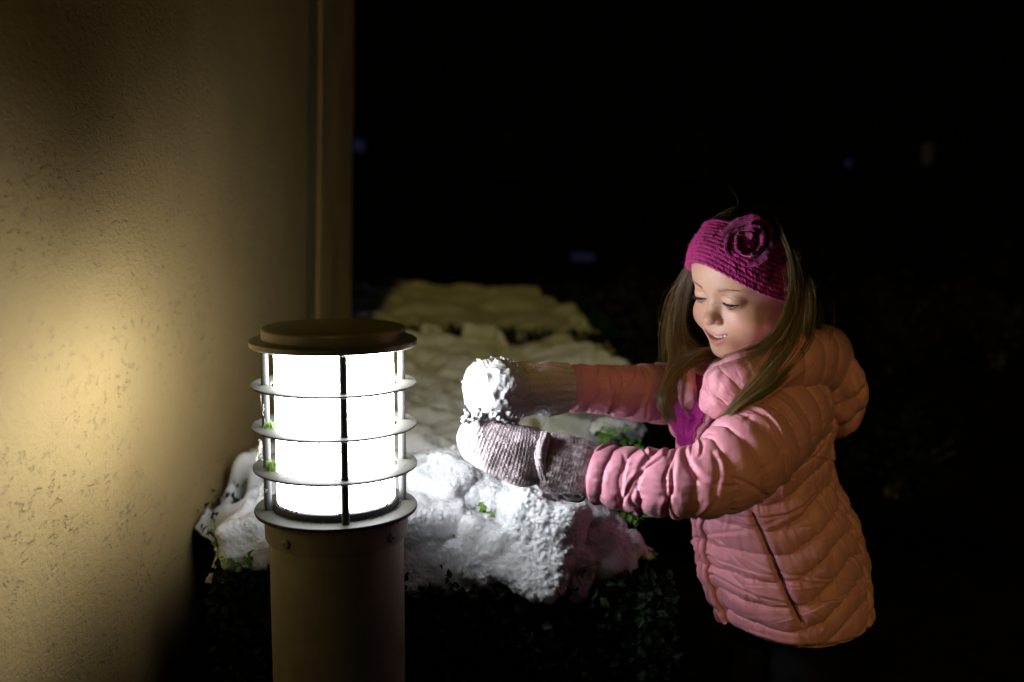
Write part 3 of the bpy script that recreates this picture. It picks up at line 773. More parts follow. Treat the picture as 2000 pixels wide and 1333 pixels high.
# ears and neck
S = sm(S, ell((6.5, -1.0, -1.0), (0.55, 1.4, 2.2)), 0.5)
S = sm(S, cap((0, -1.6, -5.0), (0, -3.2, -14.0), 4.3, 4.1), 1.8)
V, F = surface_nets(S.astype(np.float32), lo, h)
for it in range(2):                                              # light smoothing
    acc = np.zeros_like(V); cn = np.zeros(len(V))
    for a_, b_ in ((0, 1), (1, 2), (2, 3), (3, 0)):
        np.add.at(acc, F[:, a_], V[F[:, b_]]); np.add.at(cn, F[:, a_], 1)
        np.add.at(acc, F[:, b_], V[F[:, a_]]); np.add.at(cn, F[:, b_], 1)
    V = V * 0.55 + 0.45 * acc / cn[:, None]
x, y, z = V.T; axx = np.abs(x)
# natural colouring of skin
c = np.tile([0.60, 0.35, 0.255], (len(V), 1))
def blend(c, col, w): return c * (1 - w[:, None]) + np.asarray(col) * w[:, None]
g2 = lambda a, b_, cx, cz, sx, sz: np.exp(-((a - cx) / sx) ** 2 - ((b_ - cz) / sz) ** 2) * (y > 3)
c = blend(c, (0.64, 0.25, 0.20), 0.42 * g2(axx, z, 3.2, -3.0, 1.7, 1.4))
c = blend(c, (0.62, 0.29, 0.23), 0.45 * g2(axx, z, 0, -2.9, 1.0, .8))
c = blend(c, (0.50, 0.27, 0.21), 0.55 * g2(axx, z, 2.5, -1.15, 1.2, .35))
c = blend(c, (0.42, 0.21, 0.15), 0.5 * g2(axx, z, 2.5, 0.75, 1.3, .16))
mzv = -5.12 + .14 * x * x; wv = np.clip(1 - (x / 2.16) ** 2, 0, 1)
zuv, zlv = mzv + .12 * wv, mzv - .50 * wv
lipu = sstep(zuv + .58 * wv ** .6 + .03, zuv + .40 * wv ** .6 - .08, z) * sstep(zuv - .3, zuv - .1, z)
lipl = sstep(zlv - .78 * wv ** .6 - .05, zlv - .60 * wv ** .6 + .03, z) * sstep(zlv + .3, zlv + .1, z)
lip = np.clip(lipu + lipl, 0, 1) * (y > 5.8) * sstep(2.16, 1.98, axx)
c = blend(c, (0.56, 0.19, 0.19), 0.85 * lip)
inm = ((y < 7.95 - .2 * x * x - .75) & (y > 4.8) & (axx < 2.15) & (z < zuv + .1) & (z > zlv - .1)).astype(float)
c = blend(c, (0.16, 0.03, 0.03), inm)
ew = np.sqrt((axx - EC[0]) ** 2 + (y - EC[1]) ** 2 + (z - EC[2]) ** 2)
ea, ee = np.arctan2(axx - EC[0], y - EC[1]), np.arcsin(np.clip((z - EC[2]) / ew, -1, 1))
wz = np.clip(1 - (ea / .92) ** 2, 0, 1)
lid = np.exp(-((ee - (-.14 - .06 * wz)) / .06) ** 2) * (np.abs(ea) < .9) * (ew < 1.6) * (y > 6)
c = blend(c, (0.10, 0.045, 0.03), 0.85 * lid)
c = blend(c, (0.52, 0.22, 0.18), 0.6 * np.exp(-((ee - (-.14 - .46 * wz)) / .10) ** 2) * (np.abs(ea) < .85) * (ew < 1.6) * (y > 6))
head_V, head_F, head_c = H(V), F, c

# ---- the person: one body mesh (head, neck, trunk and legs under the clothes)
FD = np.array([-math.cos(R(22)), -math.sin(R(22)), 0.0])        # facing of the trunk
LD = np.array([math.sin(R(22)), -math.cos(R(22)), 0.0])         # her left, towards the camera
def loft(path, ra, rb, u, w, nv, n=2.0):
    """ellipse sections in the directions u, w round the rows of path"""
    a = np.linspace(0, 2 * math.pi, nv, endpoint=False)
    ca, sa = np.cos(a), np.sin(a)
    k = (np.abs(ca) ** n + np.abs(sa) ** n) ** (-1 / n)
    return path[:, None] + (ra[:, None] * (k * ca))[..., None] * u + (rb[:, None] * (k * sa))[..., None] * w
body = MB(); body.add(head_V, head_F, head_c)
hip, nk = P(1543, 1215, 1.39), P(1478, 730, 1.385)
pb = catmull([hip, P(1512, 1040, 1.385), P(1478, 860, 1.385), P(1474, 790, 1.388), nk], 30)
q = loft(pb, catmull([[.045], [.055], [.055], [.05], [.03]], 30)[:, 0], catmull([[.055], [.065], [.075], [.08], [.032]], 30)[:, 0], FD, LD, 28)
body.add(q, grid_faces(30, 28, False, True), (.6, .36, .28))
for s in (-1, 1):
    pl = catmull([hip + LD * s * .03, hip + LD * s * .055 + [-.01, 0, -.22], hip + LD * s * .055 + [.01, 0, -hip[2] + .06]], 20)
    V_, F_ = tube(pl, np.linspace(.030, .026, 20), 16); body.add(V_, F_, (.6, .36, .28))
girl = body.build('person', MATS['skin'])
tag(girl, 'smiling young child in pink puffer jacket and magenta headband reaching out with snow', 'person')

# ---- eyes
for s in (-1, 1):
    D, Fi = ICO[5]; g = np.array([s * 0.02, math.cos(R(24)), -math.sin(R(24))]); t = D @ g
    cc = np.tile([.66, .63, .62], (len(D), 1))
    cc[t > math.cos(R(27))] = (.10, .13, .16); cc[t > math.cos(R(12))] = (.005, .005, .005)
    mk('eye', H(D * (ER - .02) + EC * [s, 1, 1]), Fi, MATS['eye'], girl, True, cc)
    ls = []
    for k in range(46):
        a = -.86 + 1.74 * k / 45; e = -.155 - .06 * (1 - (a / .92) ** 2)
        d0 = np.array([math.sin(a) * math.cos(e), math.cos(a) * math.cos(e), math.sin(e)])
        p0 = EC + d0 * (ER + .10); L = rnd.uniform(.40, .62) * (0.65 + .35 * (a + .9) / 1.8)
        q = [p0 + d0 * (L * t_) + np.array([.22 * L * t_ * (a + .2), 0, -.55 * L * t_ + .75 * L * t_ * t_ * .6]) for t_ in np.linspace(0, 1, 6)]
        ls.append(np.array(q) * [s, 1, 1])
    for k in range(22):                     # lower lashes
        a = -.5 + 1.3 * k / 21; e = -.16 - .43 * (1 - (a / .92) ** 2)
        d0 = np.array([math.sin(a) * math.cos(e), math.cos(a) * math.cos(e), math.sin(e)]); p0 = EC + d0 * (ER + .08); L = rnd.uniform(.16, .26)
        ls.append(np.array([p0 + d0 * L * t_ + np.array([0, 0, -.8 * L * t_]) for t_ in np.linspace(0, 1, 6)]) * [s, 1, 1])
    V_, F_ = strands([H(q) for q in ls], .00026, .00009); mk('eyelashes', V_, F_, MATS['lash'], girl)
    bs = []
    for k in range(150):
        u = rnd.uniform(0, 1); bx = 1.15 + 2.9 * u; bz = 1.28 + .48 * math.sin(u * 2.1) - .25 * u + rnd.gauss(0, .13) * (1.2 - u)
        # project on the face along y by marching the field
        i, k_ = int((bx - lo[0]) / h), int((bz - lo[2]) / h); colm = S[i, :, k_]; jn = np.where(colm < 0)[0].max(); by = lo[1] + jn * h + h * colm[jn] / (colm[jn] - colm[jn + 1]) 
        L = rnd.uniform(.25, .45); dr = np.array([.9, -.18 * u - .1, .35 - .55 * u])
        bs.append(np.array([[bx, by, bz], [bx, by + .035, bz] + dr * L * .5, [bx, by + .02, bz] + dr * L]) * [s, 1, 1])
    V_, F_ = strands([H(q) for q in bs], .00016, .00006); mk('eyebrow', V_, F_, MATS['brow_hair'], girl)
# ---- teeth
for (zc_, n_, hgt, inset, sgn) in ((-5.05, 6, .36, .56, 1),):
    for k in range(n_):
        xx = (k - (n_ - 1) / 2) * .43; wq = max(0, 1 - (xx / 1.95) ** 2)
        c0 = np.array([xx, 8.05 - .2 * xx * xx - inset - .12 * abs(xx), -5.12 + .14 * xx * xx + .12 * wq - hgt * .36])
        D, Fi = ICO[3]; q = np.sign(D) * np.abs(D) ** .5 * [.23, .14, hgt * .88]
        mk('tooth', H(q + c0), Fi, MATS['tooth'], girl)
# ================================================================== hair and knitted headband
def fieldS(p):
    q = (np.asarray(p) - lo) / h; q = np.clip(q, 0, np.array(S.shape) - 1.001)
    i = q.astype(int); f = q - i; out = 0
    for a_ in (0, 1):
        for b_ in (0, 1):
            for c_ in (0, 1):
                w = (f[..., 0] if a_ else 1 - f[..., 0]) * (f[..., 1] if b_ else 1 - f[..., 1]) * (f[..., 2] if c_ else 1 - f[..., 2])
                out = out + w * S[i[..., 0] + a_, i[..., 1] + b_, i[..., 2] + c_]
    return out
HO = np.array([0, -0.7, 2.4])
def skull(a, e, off=0.0):
    """point on the head surface in the direction azimuth a (0 front, + her right), elevation e from the skull centre"""
    a, e = np.broadcast_arrays(np.asarray(a, float), np.asarray(e, float))
    d = np.stack([np.sin(a) * np.cos(e), np.cos(a) * np.cos(e), np.sin(e)], -1)
    l_, h_ = np.full(a.shape, 3.0), np.full(a.shape, 11.0)
    for k in range(16):
        m_ = (l_ + h_) / 2; ins = fieldS(HO + d * m_[..., None]) < 0
        l_ = np.where(ins, m_, l_); h_ = np.where(ins, h_, m_)
    return HO + d * (l_ + np.asarray(off))[..., None]

HAIRC = (np.array([0.07, 0.042, 0.014]), np.array([0.40, 0.262, 0.10]))
def hair_cols(n, m, k, rs, dark=1.0):  # dark: shade put into the colour of crown and back hair
    c = HAIRC[0] + (HAIRC[1] - HAIRC[0]) * rs.uniform(0, 1, (n, 1)) ** 1.3
    return np.repeat(c * dark, m * k, 0)
hb = MB()
rs = np.random.RandomState(5)
# scalp cap under the strands
na, ne = 120, 40
A, T = np.meshgrid(np.linspace(-math.pi, math.pi, na, endpoint=False), np.linspace(0, 1, ne), indexing='ij')
def hairline(a):
    d = np.abs(np.degrees(a)); return np.radians(np.interp(d, [0, 35, 60, 85, 110, 140, 180], [30, 26, 8, -35, -58, -66, -68]))
E = hairline(A) + (math.pi / 2 - hairline(A)) * T
q = skull(A, E, 0.22 * sstep(0, 0.08, T))
hb.add(H(q), grid_faces(na, ne, True, False), (0.06, 0.036, 0.015))
# combed strands over the crown
n, m_ = 2600, 16
a0 = rs.uniform(-math.pi, math.pi, n); aend = a0
e_end = hairline(a0) + 0.02
t = np.linspace(0, 1, m_)[None]
e = R(88) + (e_end[:, None] - R(88)) * t
off = rs.uniform(0.15, 0.62, n)[:, None] * np.sin(np.clip(t, 0.03, 1) * math.pi * 0.5) ** .4
aa = a0[:, None] + 0.10 * np.sin(3 * t + rs.uniform(0, 6, n)[:, None]) * rs.uniform(-1, 1, n)[:, None]
q = skull(aa, e, off)
V, F = strands(H(q), 0.00042, 0.00025); hb.add(V, F, hair_cols(n, m_, 3, rs, .6))
# long hair hanging at the back, tucked in front of the hood
n, m_ = 900, 20
a0 = np.concatenate([rs.uniform(R(-170), R(-88), 620), rs.uniform(R(92), R(175), 280)])
pts = []
for k in range(n):
    ee = np.linspace(R(20), R(-38), 8); q = H(skull(np.full(8, a0[k]), ee, rs.uniform(.35, 1.1)))
    drop = np.array([rs.normal(-.004, .008), rs.normal(-.004, .010), -1.0]); L = rs.uniform(.06, .12)
    tail = q[-1] + drop * np.linspace(.02, 1, 5)[:, None] * [L * 3, L * 3, L]
    pts.append(catmull(np.vstack([q, tail]), m_))
V, F = strands(pts, 0.00042, 0.00022); hb.add(V, F, hair_cols(n, m_, 3, rs, .6))
# the loose locks: rows (px, py, depth, lock radius in m), number of strands
def lock(rows, n, seed, curl=.003, thin=.00036, dark=1.0, spread_end=1.0):
    rs = np.random.RandomState(seed); m_ = 26; n = int(n * (1.7 if n > 100 else 1)); thin = thin * .72
    c = np.array([list(P(r[0], r[1], r[2])) + [r[3]] for r in rows]); c = catmull(c, m_)
    T, N, B = frames(c[:, :3]); pts = []
    t = np.linspace(0, 1, m_); nc = max(3, min(16, n // 16))          # strands gather in wisps
    ca_, cr_ = rs.uniform(0, 6.283, nc), np.sqrt(rs.uniform(0, 1, nc)); pick = rs.randint(0, nc, n)
    ox, oy = cr_[pick] * np.cos(ca_[pick]) + rs.normal(0, .13, n), cr_[pick] * np.sin(ca_[pick]) + rs.normal(0, .13, n)
    ang, rad = np.arctan2(oy, ox), np.hypot(ox, oy) * np.where(rs.uniform(0, 1, n) < .10, rs.uniform(1.2, 2.4, n), 1.0); tw_ = rs.normal(0, .8, nc); cw_ = rs.uniform(0, 6, nc); shade = rs.uniform(.45, 1.25, nc)
    for k in range(n):
        a = ang[k] + t * (tw_[pick[k]] + rs.normal(0, .12)); r_ = c[:, 3] * rad[k] * (1 + (spread_end - 1) * t)
        w = curl * np.sin(t * 6 + cw_[pick[k]] + rs.normal(0, .5)) * t * rs.uniform(.3, 1)
        p = c[:, :3] + N * (np.cos(a) * r_ + w)[:, None] + B * (np.sin(a) * r_ * .6 + w * .5)[:, None]
        f = rs.uniform(.80, 1.0)
        p = np.array([np.interp(t * f, t, p[:, j]) for j in range(3)]).T
        pts.append(p)
    V, F = strands(pts, thin, thin * .35); hb.add(V, F, hair_cols(n, m_, 3, rs, dark) * np.repeat(shade[pick], m_ * 3)[:, None])
# far side of the face
lock([(1352, 520, 1.40, .005), (1335, 570, 1.41, .008), (1326, 625, 1.41, .009), (1338, 668, 1.405, .009), (1380, 700, 1.40, .008)], 220, 1, .004)
lock([(1350, 530, 1.41, .005), (1328, 590, 1.415, .008), (1318, 655, 1.40, .009), (1324, 705, 1.37, .010), (1308, 752, 1.345, .010), (1304, 798, 1.335, .008), (1316, 832, 1.335, .004)], 230, 2, .006)
lock([(1396, 690, 1.385, .008), (1350, 703, 1.37, .010), (1316, 734, 1.35, .011), (1299, 778, 1.335, .009), (1308, 824, 1.335, .004)], 220, 3, .006)
lock([(1345, 540, 1.41, .006), (1316, 590, 1.41, .012), (1308, 660, 1.39, .014), (1298, 735, 1.36, .012)], 34, 4, .010, .0002)
lock([(1332, 565, 1.41, .006), (1306, 640, 1.40, .012), (1288, 705, 1.38, .014)], 16, 5, .010, .00016)
# near side, over ear and collar
lock([(1510, 425, 1.31, .004), (1541, 490, 1.268, .004), (1549, 560, 1.25, .005), (1530, 625, 1.235, .007), (1496, 668, 1.225, .007), (1450, 690, 1.225, .006), (1405, 702, 1.235, .004)], 130, 6, .003)
lock([(1530, 470, 1.32, .010), (1552, 530, 1.28, .011), (1558, 600, 1.258, .012), (1540, 670, 1.235, .015), (1492, 735, 1.205, .013), (1440, 785, 1.20, .009), (1402, 818, 1.215, .003)], 420, 7, .004)
lock([(1545, 520, 1.33, .012), (1566, 570, 1.31, .014), (1572, 625, 1.285, .014), (1556, 690, 1.245, .016), (1505, 750, 1.205, .012), (1450, 790, 1.20, .008), (1420, 820, 1.21, .003)], 360, 8, .004)
lock([(1540, 520, 1.36, .016), (1565, 580, 1.34, .020), (1570, 645, 1.31, .022), (1556, 700, 1.275, .018), (1530, 745, 1.25, .012)], 500, 9, .005, dark=.55)
lock([(1545, 600, 1.25, .010), (1520, 650, 1.235, .012), (1470, 690, 1.215, .012), (1418, 715, 1.215, .009), (1388, 735, 1.225, .005), (1385, 775, 1.225, .004)], 34, 10, .010, .00022)
lock([(1552, 560, 1.245, .004), (1535, 620, 1.235, .004), (1500, 672, 1.22, .005), (1460, 720, 1.205, .006), (1440, 745, 1.20, .004)], 24, 11, .008, .00024)
# flyaways above the crown
lock([(1441, 412, 1.36, .002), (1440, 390, 1.36, .003), (1428, 368, 1.36, .004), (1410, 350, 1.36, .004)], 3, 12, .001, .00012)
o = hb.build('hair', MATS['hair'], girl); tag(o, 'long light brown hair hanging loose below the headband')

# ---- headband
m, nt, b = mat('magenta_wool', (0.45, 0.010, 0.23), 0.9)
at = node(nt, 'VertexColor', layer_name='tint'); nt.links.new(at.outputs[0], b.inputs['Base Color'])
b.inputs['Sheen Weight'].default_value = 0.25; b.inputs['Sheen Roughness'].default_value = 0.5
MAG = np.array([0.43, 0.006, 0.175])
def band_lo(a):
    d = np.degrees(a) - 6; return np.radians(np.interp(np.abs(d), [0, 12, 30, 45, 60, 85, 120, 180], [15, 14, 5, -6, -19, -34, -44, -46]))
def band_hi(a):
    d = np.abs(np.degrees(a)); return np.radians(np.interp(d, [0, 25, 45, 65, 90, 130, 180], [56, 55, 49, 38, 20, 4, -4]))
na, ne = 720, 110
A, T = np.meshgrid(np.linspace(-math.pi, math.pi, na, endpoint=False), np.linspace(0, 1, ne), indexing='ij')
l0, h0 = band_lo(A), band_hi(A)
for it in range(1):
    k = np.hanning(61); k /= k.sum()
    l0 = np.stack([np.convolve(np.concatenate([l0[-30:, 0], l0[:, 0], l0[:30, 0]]), k, 'valid')] * ne, 1)
    h0 = np.stack([np.convolve(np.concatenate([h0[-30:, 0], h0[:, 0], h0[:30, 0]]), k, 'valid')] * ne, 1)
rows = 13; cols_ = 74
ph = T * rows; col_ = A / (2 * math.pi) * cols_ * 2
st = (1 - np.abs(2 * (ph % 1) - 1) ** 2) ** .5                            # ridges of the knit, running round the head
vst = 0.5 + 0.5 * np.cos(2 * math.pi * (col_ + 0.30 * np.abs(2 * (ph % 1) - 1)))
edge = np.minimum(T, 1 - T)
E = l0 + (h0 - l0) * T + 0.018 * np.sin(A * cols_) * np.exp(-edge / 0.03)
fluff = fbm(np.stack([A * 22, T * 16, A * 0], -1), 3, seed=71)
off = 0.40 + 0.16 * st + 0.11 * vst * st + 0.09 * fluff + 0.14 * np.exp(-((edge - .05) / .035) ** 2)
off = off * sstep(0, 0.03, edge) ** .5 + 0.05
off = off + 0.10 * vnoise(np.stack([A * 3, T * 2, A * 0], -1), 72)
V = H(skull(A, E, off))
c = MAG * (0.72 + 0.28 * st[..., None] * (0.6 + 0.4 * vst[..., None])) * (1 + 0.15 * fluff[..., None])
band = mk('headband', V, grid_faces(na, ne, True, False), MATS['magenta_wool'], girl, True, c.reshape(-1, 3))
tag(band, 'fuzzy magenta knitted headband with a rosette')
# fuzz
rs = np.random.RandomState(77); n = 6000; ii = rs.randint(0, na * ne, n)
Pv = V.reshape(-1, 3)[ii]; N = Pv - H(HO); N /= np.linalg.norm(N, axis=1)[:, None]
d = N * rs.uniform(.2, 1, (n, 1)) + rs.normal(0, .7, (n, 3)); L = rs.uniform(.0010, .0032, (n, 1))
pts = np.stack([Pv, Pv + d * L * .5 + rs.normal(0, .0003, (n, 3)), Pv + d * L + rs.normal(0, .0006, (n, 3))], 1)
Vf, Ff = strands(pts, 0.00011, 0.00006); tag(mk('wool_fuzz', Vf, Ff, MATS['magenta_wool'], band, True, np.tile(MAG * 1.1, (len(Vf), 1))), kind='stuff')
# rosette: a ruffled strip wound in a spiral
fc = skull(R(-37), R(34), .45); fn = fc - HO; fn /= np.linalg.norm(fn)
fu = np.cross([0, 0, 1.0], fn); fu /= np.linalg.norm(fu); fv = np.cross(fn, fu)
ns, nw = 900, 22
s = np.linspace(0, 1, ns)[:, None]; w = np.linspace(0, 1, nw)[None]
th = s * 2 * math.pi * 2.5 + .6; rad = 0.45 + 2.5 * s ** .8
ruf = (np.sin(th * 2.7 + 2 * s) * (0.2 + .45 * s) + .5 * vnoise(np.stack([th * 1.6, th * 0, th * 0 + 2], -1), 31)) * w + .14 * np.sin(th * 9 + 3 * s) * w
rr_ = rad + 0.75 * w * (0.5 + .8 * s) + 0.25 * ruf
hh_ = 0.12 + (0.75 - 0.25 * s) * np.sin(w * math.pi * .62) + ruf * .8 - 0.30 * s * w
kn = 0.045 * np.sin(w * math.pi * 2 * 5) + .05 * np.sin(th * 24) * w
hh_ = hh_ + kn
q = fc + rr_[..., None] * (np.cos(th)[..., None] * fu + np.sin(th)[..., None] * fv) + hh_[..., None] * fn
# follow the curve of the head
dd = np.linalg.norm(q - HO - ((q - HO) @ fn)[..., None] * fn, axis=-1)
q = q - fn * (dd ** 2 / 17.0)[..., None]
c = MAG * (.42 + .25 * w[..., None] + 0 * s[..., None]) * (1 + .12 * fbm(np.stack([th * 8 + w * 0, w * 20 + th * 0, th * 0 + w * 0], -1), 2)[..., None])  # same yarn as the band, darkened so the colour carries its shade
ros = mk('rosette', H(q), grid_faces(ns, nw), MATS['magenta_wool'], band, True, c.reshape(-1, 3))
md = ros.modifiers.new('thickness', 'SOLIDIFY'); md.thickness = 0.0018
# ================================================================== pink puffer jacket
m, nt, b = mat('pink_nylon', (0.60, 0.23, 0.31), 0.50)
v = coords(nt)
nt.links.new(ramp(nt, noise(nt, v, 9, 3), [(0.3, (0.565, 0.215, 0.29)), (0.7, (0.635, 0.25, 0.335))]), b.inputs['Base Color'])
b.inputs['Sheen Weight'].default_value = 0.12; b.inputs['Specular IOR Level'].default_value = 0.32
n1 = bump(nt, None, noise(nt, coords(nt, (1, 1, .45)), 120, 3, .55), 0.35, 0.0024)
bump(nt, b, noise(nt, v, 1500, 1), 0.06, 0.0003, n1)
noisy('magenta_fleece', (0.30, 0.006, 0.17), (0.40, 0.010, 0.22), 120, 0.9, 0.3, 0.001, 500)
noisy('raspberry_zip', (0.36, 0.03, 0.09), (0.46, 0.05, 0.13), 200, 0.45, 0.1, 0.0004)
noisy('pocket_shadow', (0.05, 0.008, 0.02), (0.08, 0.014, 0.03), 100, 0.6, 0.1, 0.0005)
noisy('dark_trousers', (0.003, 0.003, 0.005), (0.006, 0.006, 0.008), 40, 0.9, 0.3, 0.002, Specular_IOR_Level=0.05)
noisy('boot_rubber', (0.008, 0.008, 0.008), (0.016, 0.015, 0.014), 40, 0.5, 0.1, 0.001)

def puffs(f, p=.46):
    f = f - np.floor(f); return np.maximum(1 - (2 * f - 1) ** 2, 0) ** p
def creases(s, a, L, n, seed, depth=(.0012, .0034), width=(.0012, .0032), A=.012):
    """sharp folds that run part of the way round a tube: a valley with a soft ridge beside it"""
    rs = np.random.RandomState(seed); out = 0
    for k in range(n):
        s0, a0, ext = rs.uniform(0, L), rs.uniform(0, 6.283), rs.uniform(.5, 1.5); sl, cv = rs.normal(0, A), rs.normal(0, A * .7)
        t = (a - a0 + math.pi) % (2 * math.pi) - math.pi; env = np.clip(1 - (t / ext) ** 2, 0, 1) ** .7
        ds = s - (s0 + sl * t + cv * t * t + .0016 * np.sin(t * 5 + k)); w = rs.uniform(*width); dp = rs.uniform(*depth)
        out = out + env * dp * (-np.exp(-(ds / w) ** 2) + .55 * np.exp(-((ds - 2.0 * w * rs.choice([-1, 1])) / (1.5 * w)) ** 2))
    return out
# ---- trunk
rows = np.array([  # px, py, half length, half width
    (1546, 1206, .090, .104), (1538, 1160, .099, .110), (1526, 1100, .106, .114), (1510, 1020, .101, .112), (1484, 930, .090, .108),
    (1472, 850, .088, .116), (1470, 795, .084, .120), (1472, 762, .072, .104), (1470, 735, .050, .068), (1470, 712, .042, .052)])
nu, nv = 420, 420
c = catmull(np.array([list(P(r[0], r[1], 1.39)) + [r[2], r[3]] for r in rows]), nu)
lean = R(5); u_ = FD * math.cos(lean) - np.array([0, 0, 1]) * math.sin(lean)
jp = c[:, :3]; G = loft(jp, c[:, 3], c[:, 4], u_, LD, nv, 2.15)
al = np.linspace(0, 2 * math.pi, nv, endpoint=False)[None] + np.zeros((nu, 1)); ad = np.degrees((al + math.pi) % (2 * math.pi) - math.pi)
arc = np.concatenate([[0], np.cumsum(np.linalg.norm(np.diff(jp, axis=0), axis=1))])[:, None] + np.zeros((1, nv))
nrm = (G - jp[:, None]); nrm /= np.linalg.norm(nrm, axis=2)[..., None]
rise = 0.055 * sstep(50, 118, np.abs(ad)) + 0.02 * sstep(125, 180, np.abs(ad))
rise = np.where(np.abs(ad) > 120, rise + 0.014, rise)
sp = 0.0345
wob = 0.004 * fbm(np.stack([al * 2.2, arc * 16, al * 0], -1), 3, seed=81)
f = (arc - rise + wob) / sp + 0.12
pf = puffs(f)
seamd = np.abs((f - np.floor(f)) - .5) * 2                                  # 1 at a seam
puck = fbm(np.stack([al * 17 + 2.2 * fbm(np.stack([al * 3, arc * 14, al * 0], -1), 2, seed=5), arc * 26, al * 0], -1), 3, .5, seed=82)
big = fbm(np.stack([al * 2.5, arc * 12, al * 0 + 4], -1), 3, .5, seed=83)
dsp = 0.0072 * pf * (1 + .2 * big) + 0.0021 * puck * (0.30 + 0.70 * seamd ** 2) + 0.0022 * big
dsp = dsp + creases(arc, al, S1_ := arc[-1, 0], 60, 444, (.0007, .0022), (.0010, .0028), .03)
side = lambda a0, w: np.exp(-((ad - a0) / w) ** 2)
dsp -= 0.0075 * side(121 + 6 * np.sin(arc * 9), 2.4) + 0.006 * side(-121, 2.4)                # side-back seams
pk = sstep(.035, .05, arc) * sstep(.205, .19, arc)
pkc = 63 - 22 * (arc - .03) / .18 * -1 * -1
dsp -= 0.008 * np.exp(-((ad - pkc) / 2.4) ** 2) * pk                        # pocket slit
hemz = sstep(0, .012, arc)
dsp = dsp * (0.4 + .6 * hemz) - 0.010 * (1 - sstep(0, .016, arc))
dsp *= 1 - sstep(.47, .52, arc) * .6
G2 = G + nrm * dsp[..., None]
jacket = mk('jacket', G2, grid_faces(nu, nv, False, True), MATS['pink_nylon'], girl)
tag(jacket, 'pink quilted puffer jacket with hood')
# inside hem closes towards the body
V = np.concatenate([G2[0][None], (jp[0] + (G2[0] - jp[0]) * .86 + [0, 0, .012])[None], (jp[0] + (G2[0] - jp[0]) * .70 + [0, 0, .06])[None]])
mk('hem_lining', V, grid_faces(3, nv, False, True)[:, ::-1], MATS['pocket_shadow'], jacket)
def on_trunk(a_deg, s, lift=0.0):
    """point on the jacket at azimuth (0 front, + her left) and height s metres along the trunk"""
    i = np.interp(np.atleast_1d(s), arc[:, 0], np.arange(nu)); j = (np.atleast_1d(a_deg) % 360) / 360 * nv
    i0 = np.clip(i.astype(int), 0, nu - 2); j0 = j.astype(int) % nv; fi = (i - i0)[:, None]; fj = (j - j.astype(int))[:, None]; j1 = (j0 + 1) % nv
    p = (G2[i0, j0] * (1 - fi) + G2[i0 + 1, j0] * fi) * (1 - fj) + (G2[i0, j1] * (1 - fi) + G2[i0 + 1, j1] * fi) * fj
    return p + nrm[i0, j0] * np.asarray(lift).reshape(-1, 1)
S1 = arc[-1, 0]
# dark strip painting the shadow inside the pocket slit
ss = np.linspace(.045, .195, 40); V, F = tube(on_trunk(63 - 22 * (ss - .03) / .18, ss, .001), .0022 * np.sin(np.linspace(.15, 2.99, 40)) ** .5, 6)
mk('pocket_slit_shade', V, F, MATS['pocket_shadow'], jacket)
# magenta fleece in the open neck: a wedge between the plackets
ns, nw = 60, 40
s0, s1 = S1 - .150, S1 - .010
tt = np.linspace(0, 1, ns)[:, None]; wv_ = np.linspace(-1, 1, nw)[None]
half = 2 + 30 * tt ** 1.1
Aw = -6 + half * wv_; Sw = (s0 + (s1 - s0) * tt) + 0 * wv_
q = on_trunk(Aw.ravel(), Sw.ravel(), .003).reshape(ns, nw, 3)
q += nrm.reshape(-1, 3)[0] * 0 + FD * (0.006 * fbm(np.stack([wv_ * 2 + tt * 0, tt * 5 + wv_ * 0, tt * 0 + wv_ * 0], -1), 2, seed=88) + .014 * tt)[..., None]
o = mk('fleece_collar', q, grid_faces(ns, nw), MATS['magenta_fleece'], girl); tag(o, 'magenta fleece showing in the open neck of the jacket')
# placket edges with the zip, running down to the hem
for sg, w_, nm in ((1, .0045, 'placket'), (-1, .0062, 'placket')):
    sa = np.concatenate([np.linspace(.012, s0, 50), np.linspace(s0, s1 + .004, 40)[1:]])
    tq = np.clip((sa - s0) / (s1 - s0), 0, 1); aa_ = -6 + sg * (2.6 + 31 * tq ** 1.1)
    path = on_trunk(aa_, sa, .0035 + .012 * tq)
    V, F = tube(path, w_ * (1 + .12 * np.sin(sa * 320)), 12); V = V
    mk(nm, V, F, MATS['pink_nylon'], jacket)
    aa2 = -6 + sg * (1.4 + 29.5 * tq ** 1.1); V, F = tube(on_trunk(aa2, sa, .0055 + .014 * tq), .0022, 8)
    z_ = mk('zip_tape', V, F, MATS['raspberry_zip'], jacket)
zp = on_trunk([-5, -4, -3.5, -3, -3], [s0 + .012, s0 + .002, s0 - .012, s0 - .028, s0 - .040], [.014, .016, .014, .013, .012])
V, F = tube(catmull(zp, 20), .0019, 8); mk('zip_pull', V, F, MATS['raspberry_zip'], jacket)

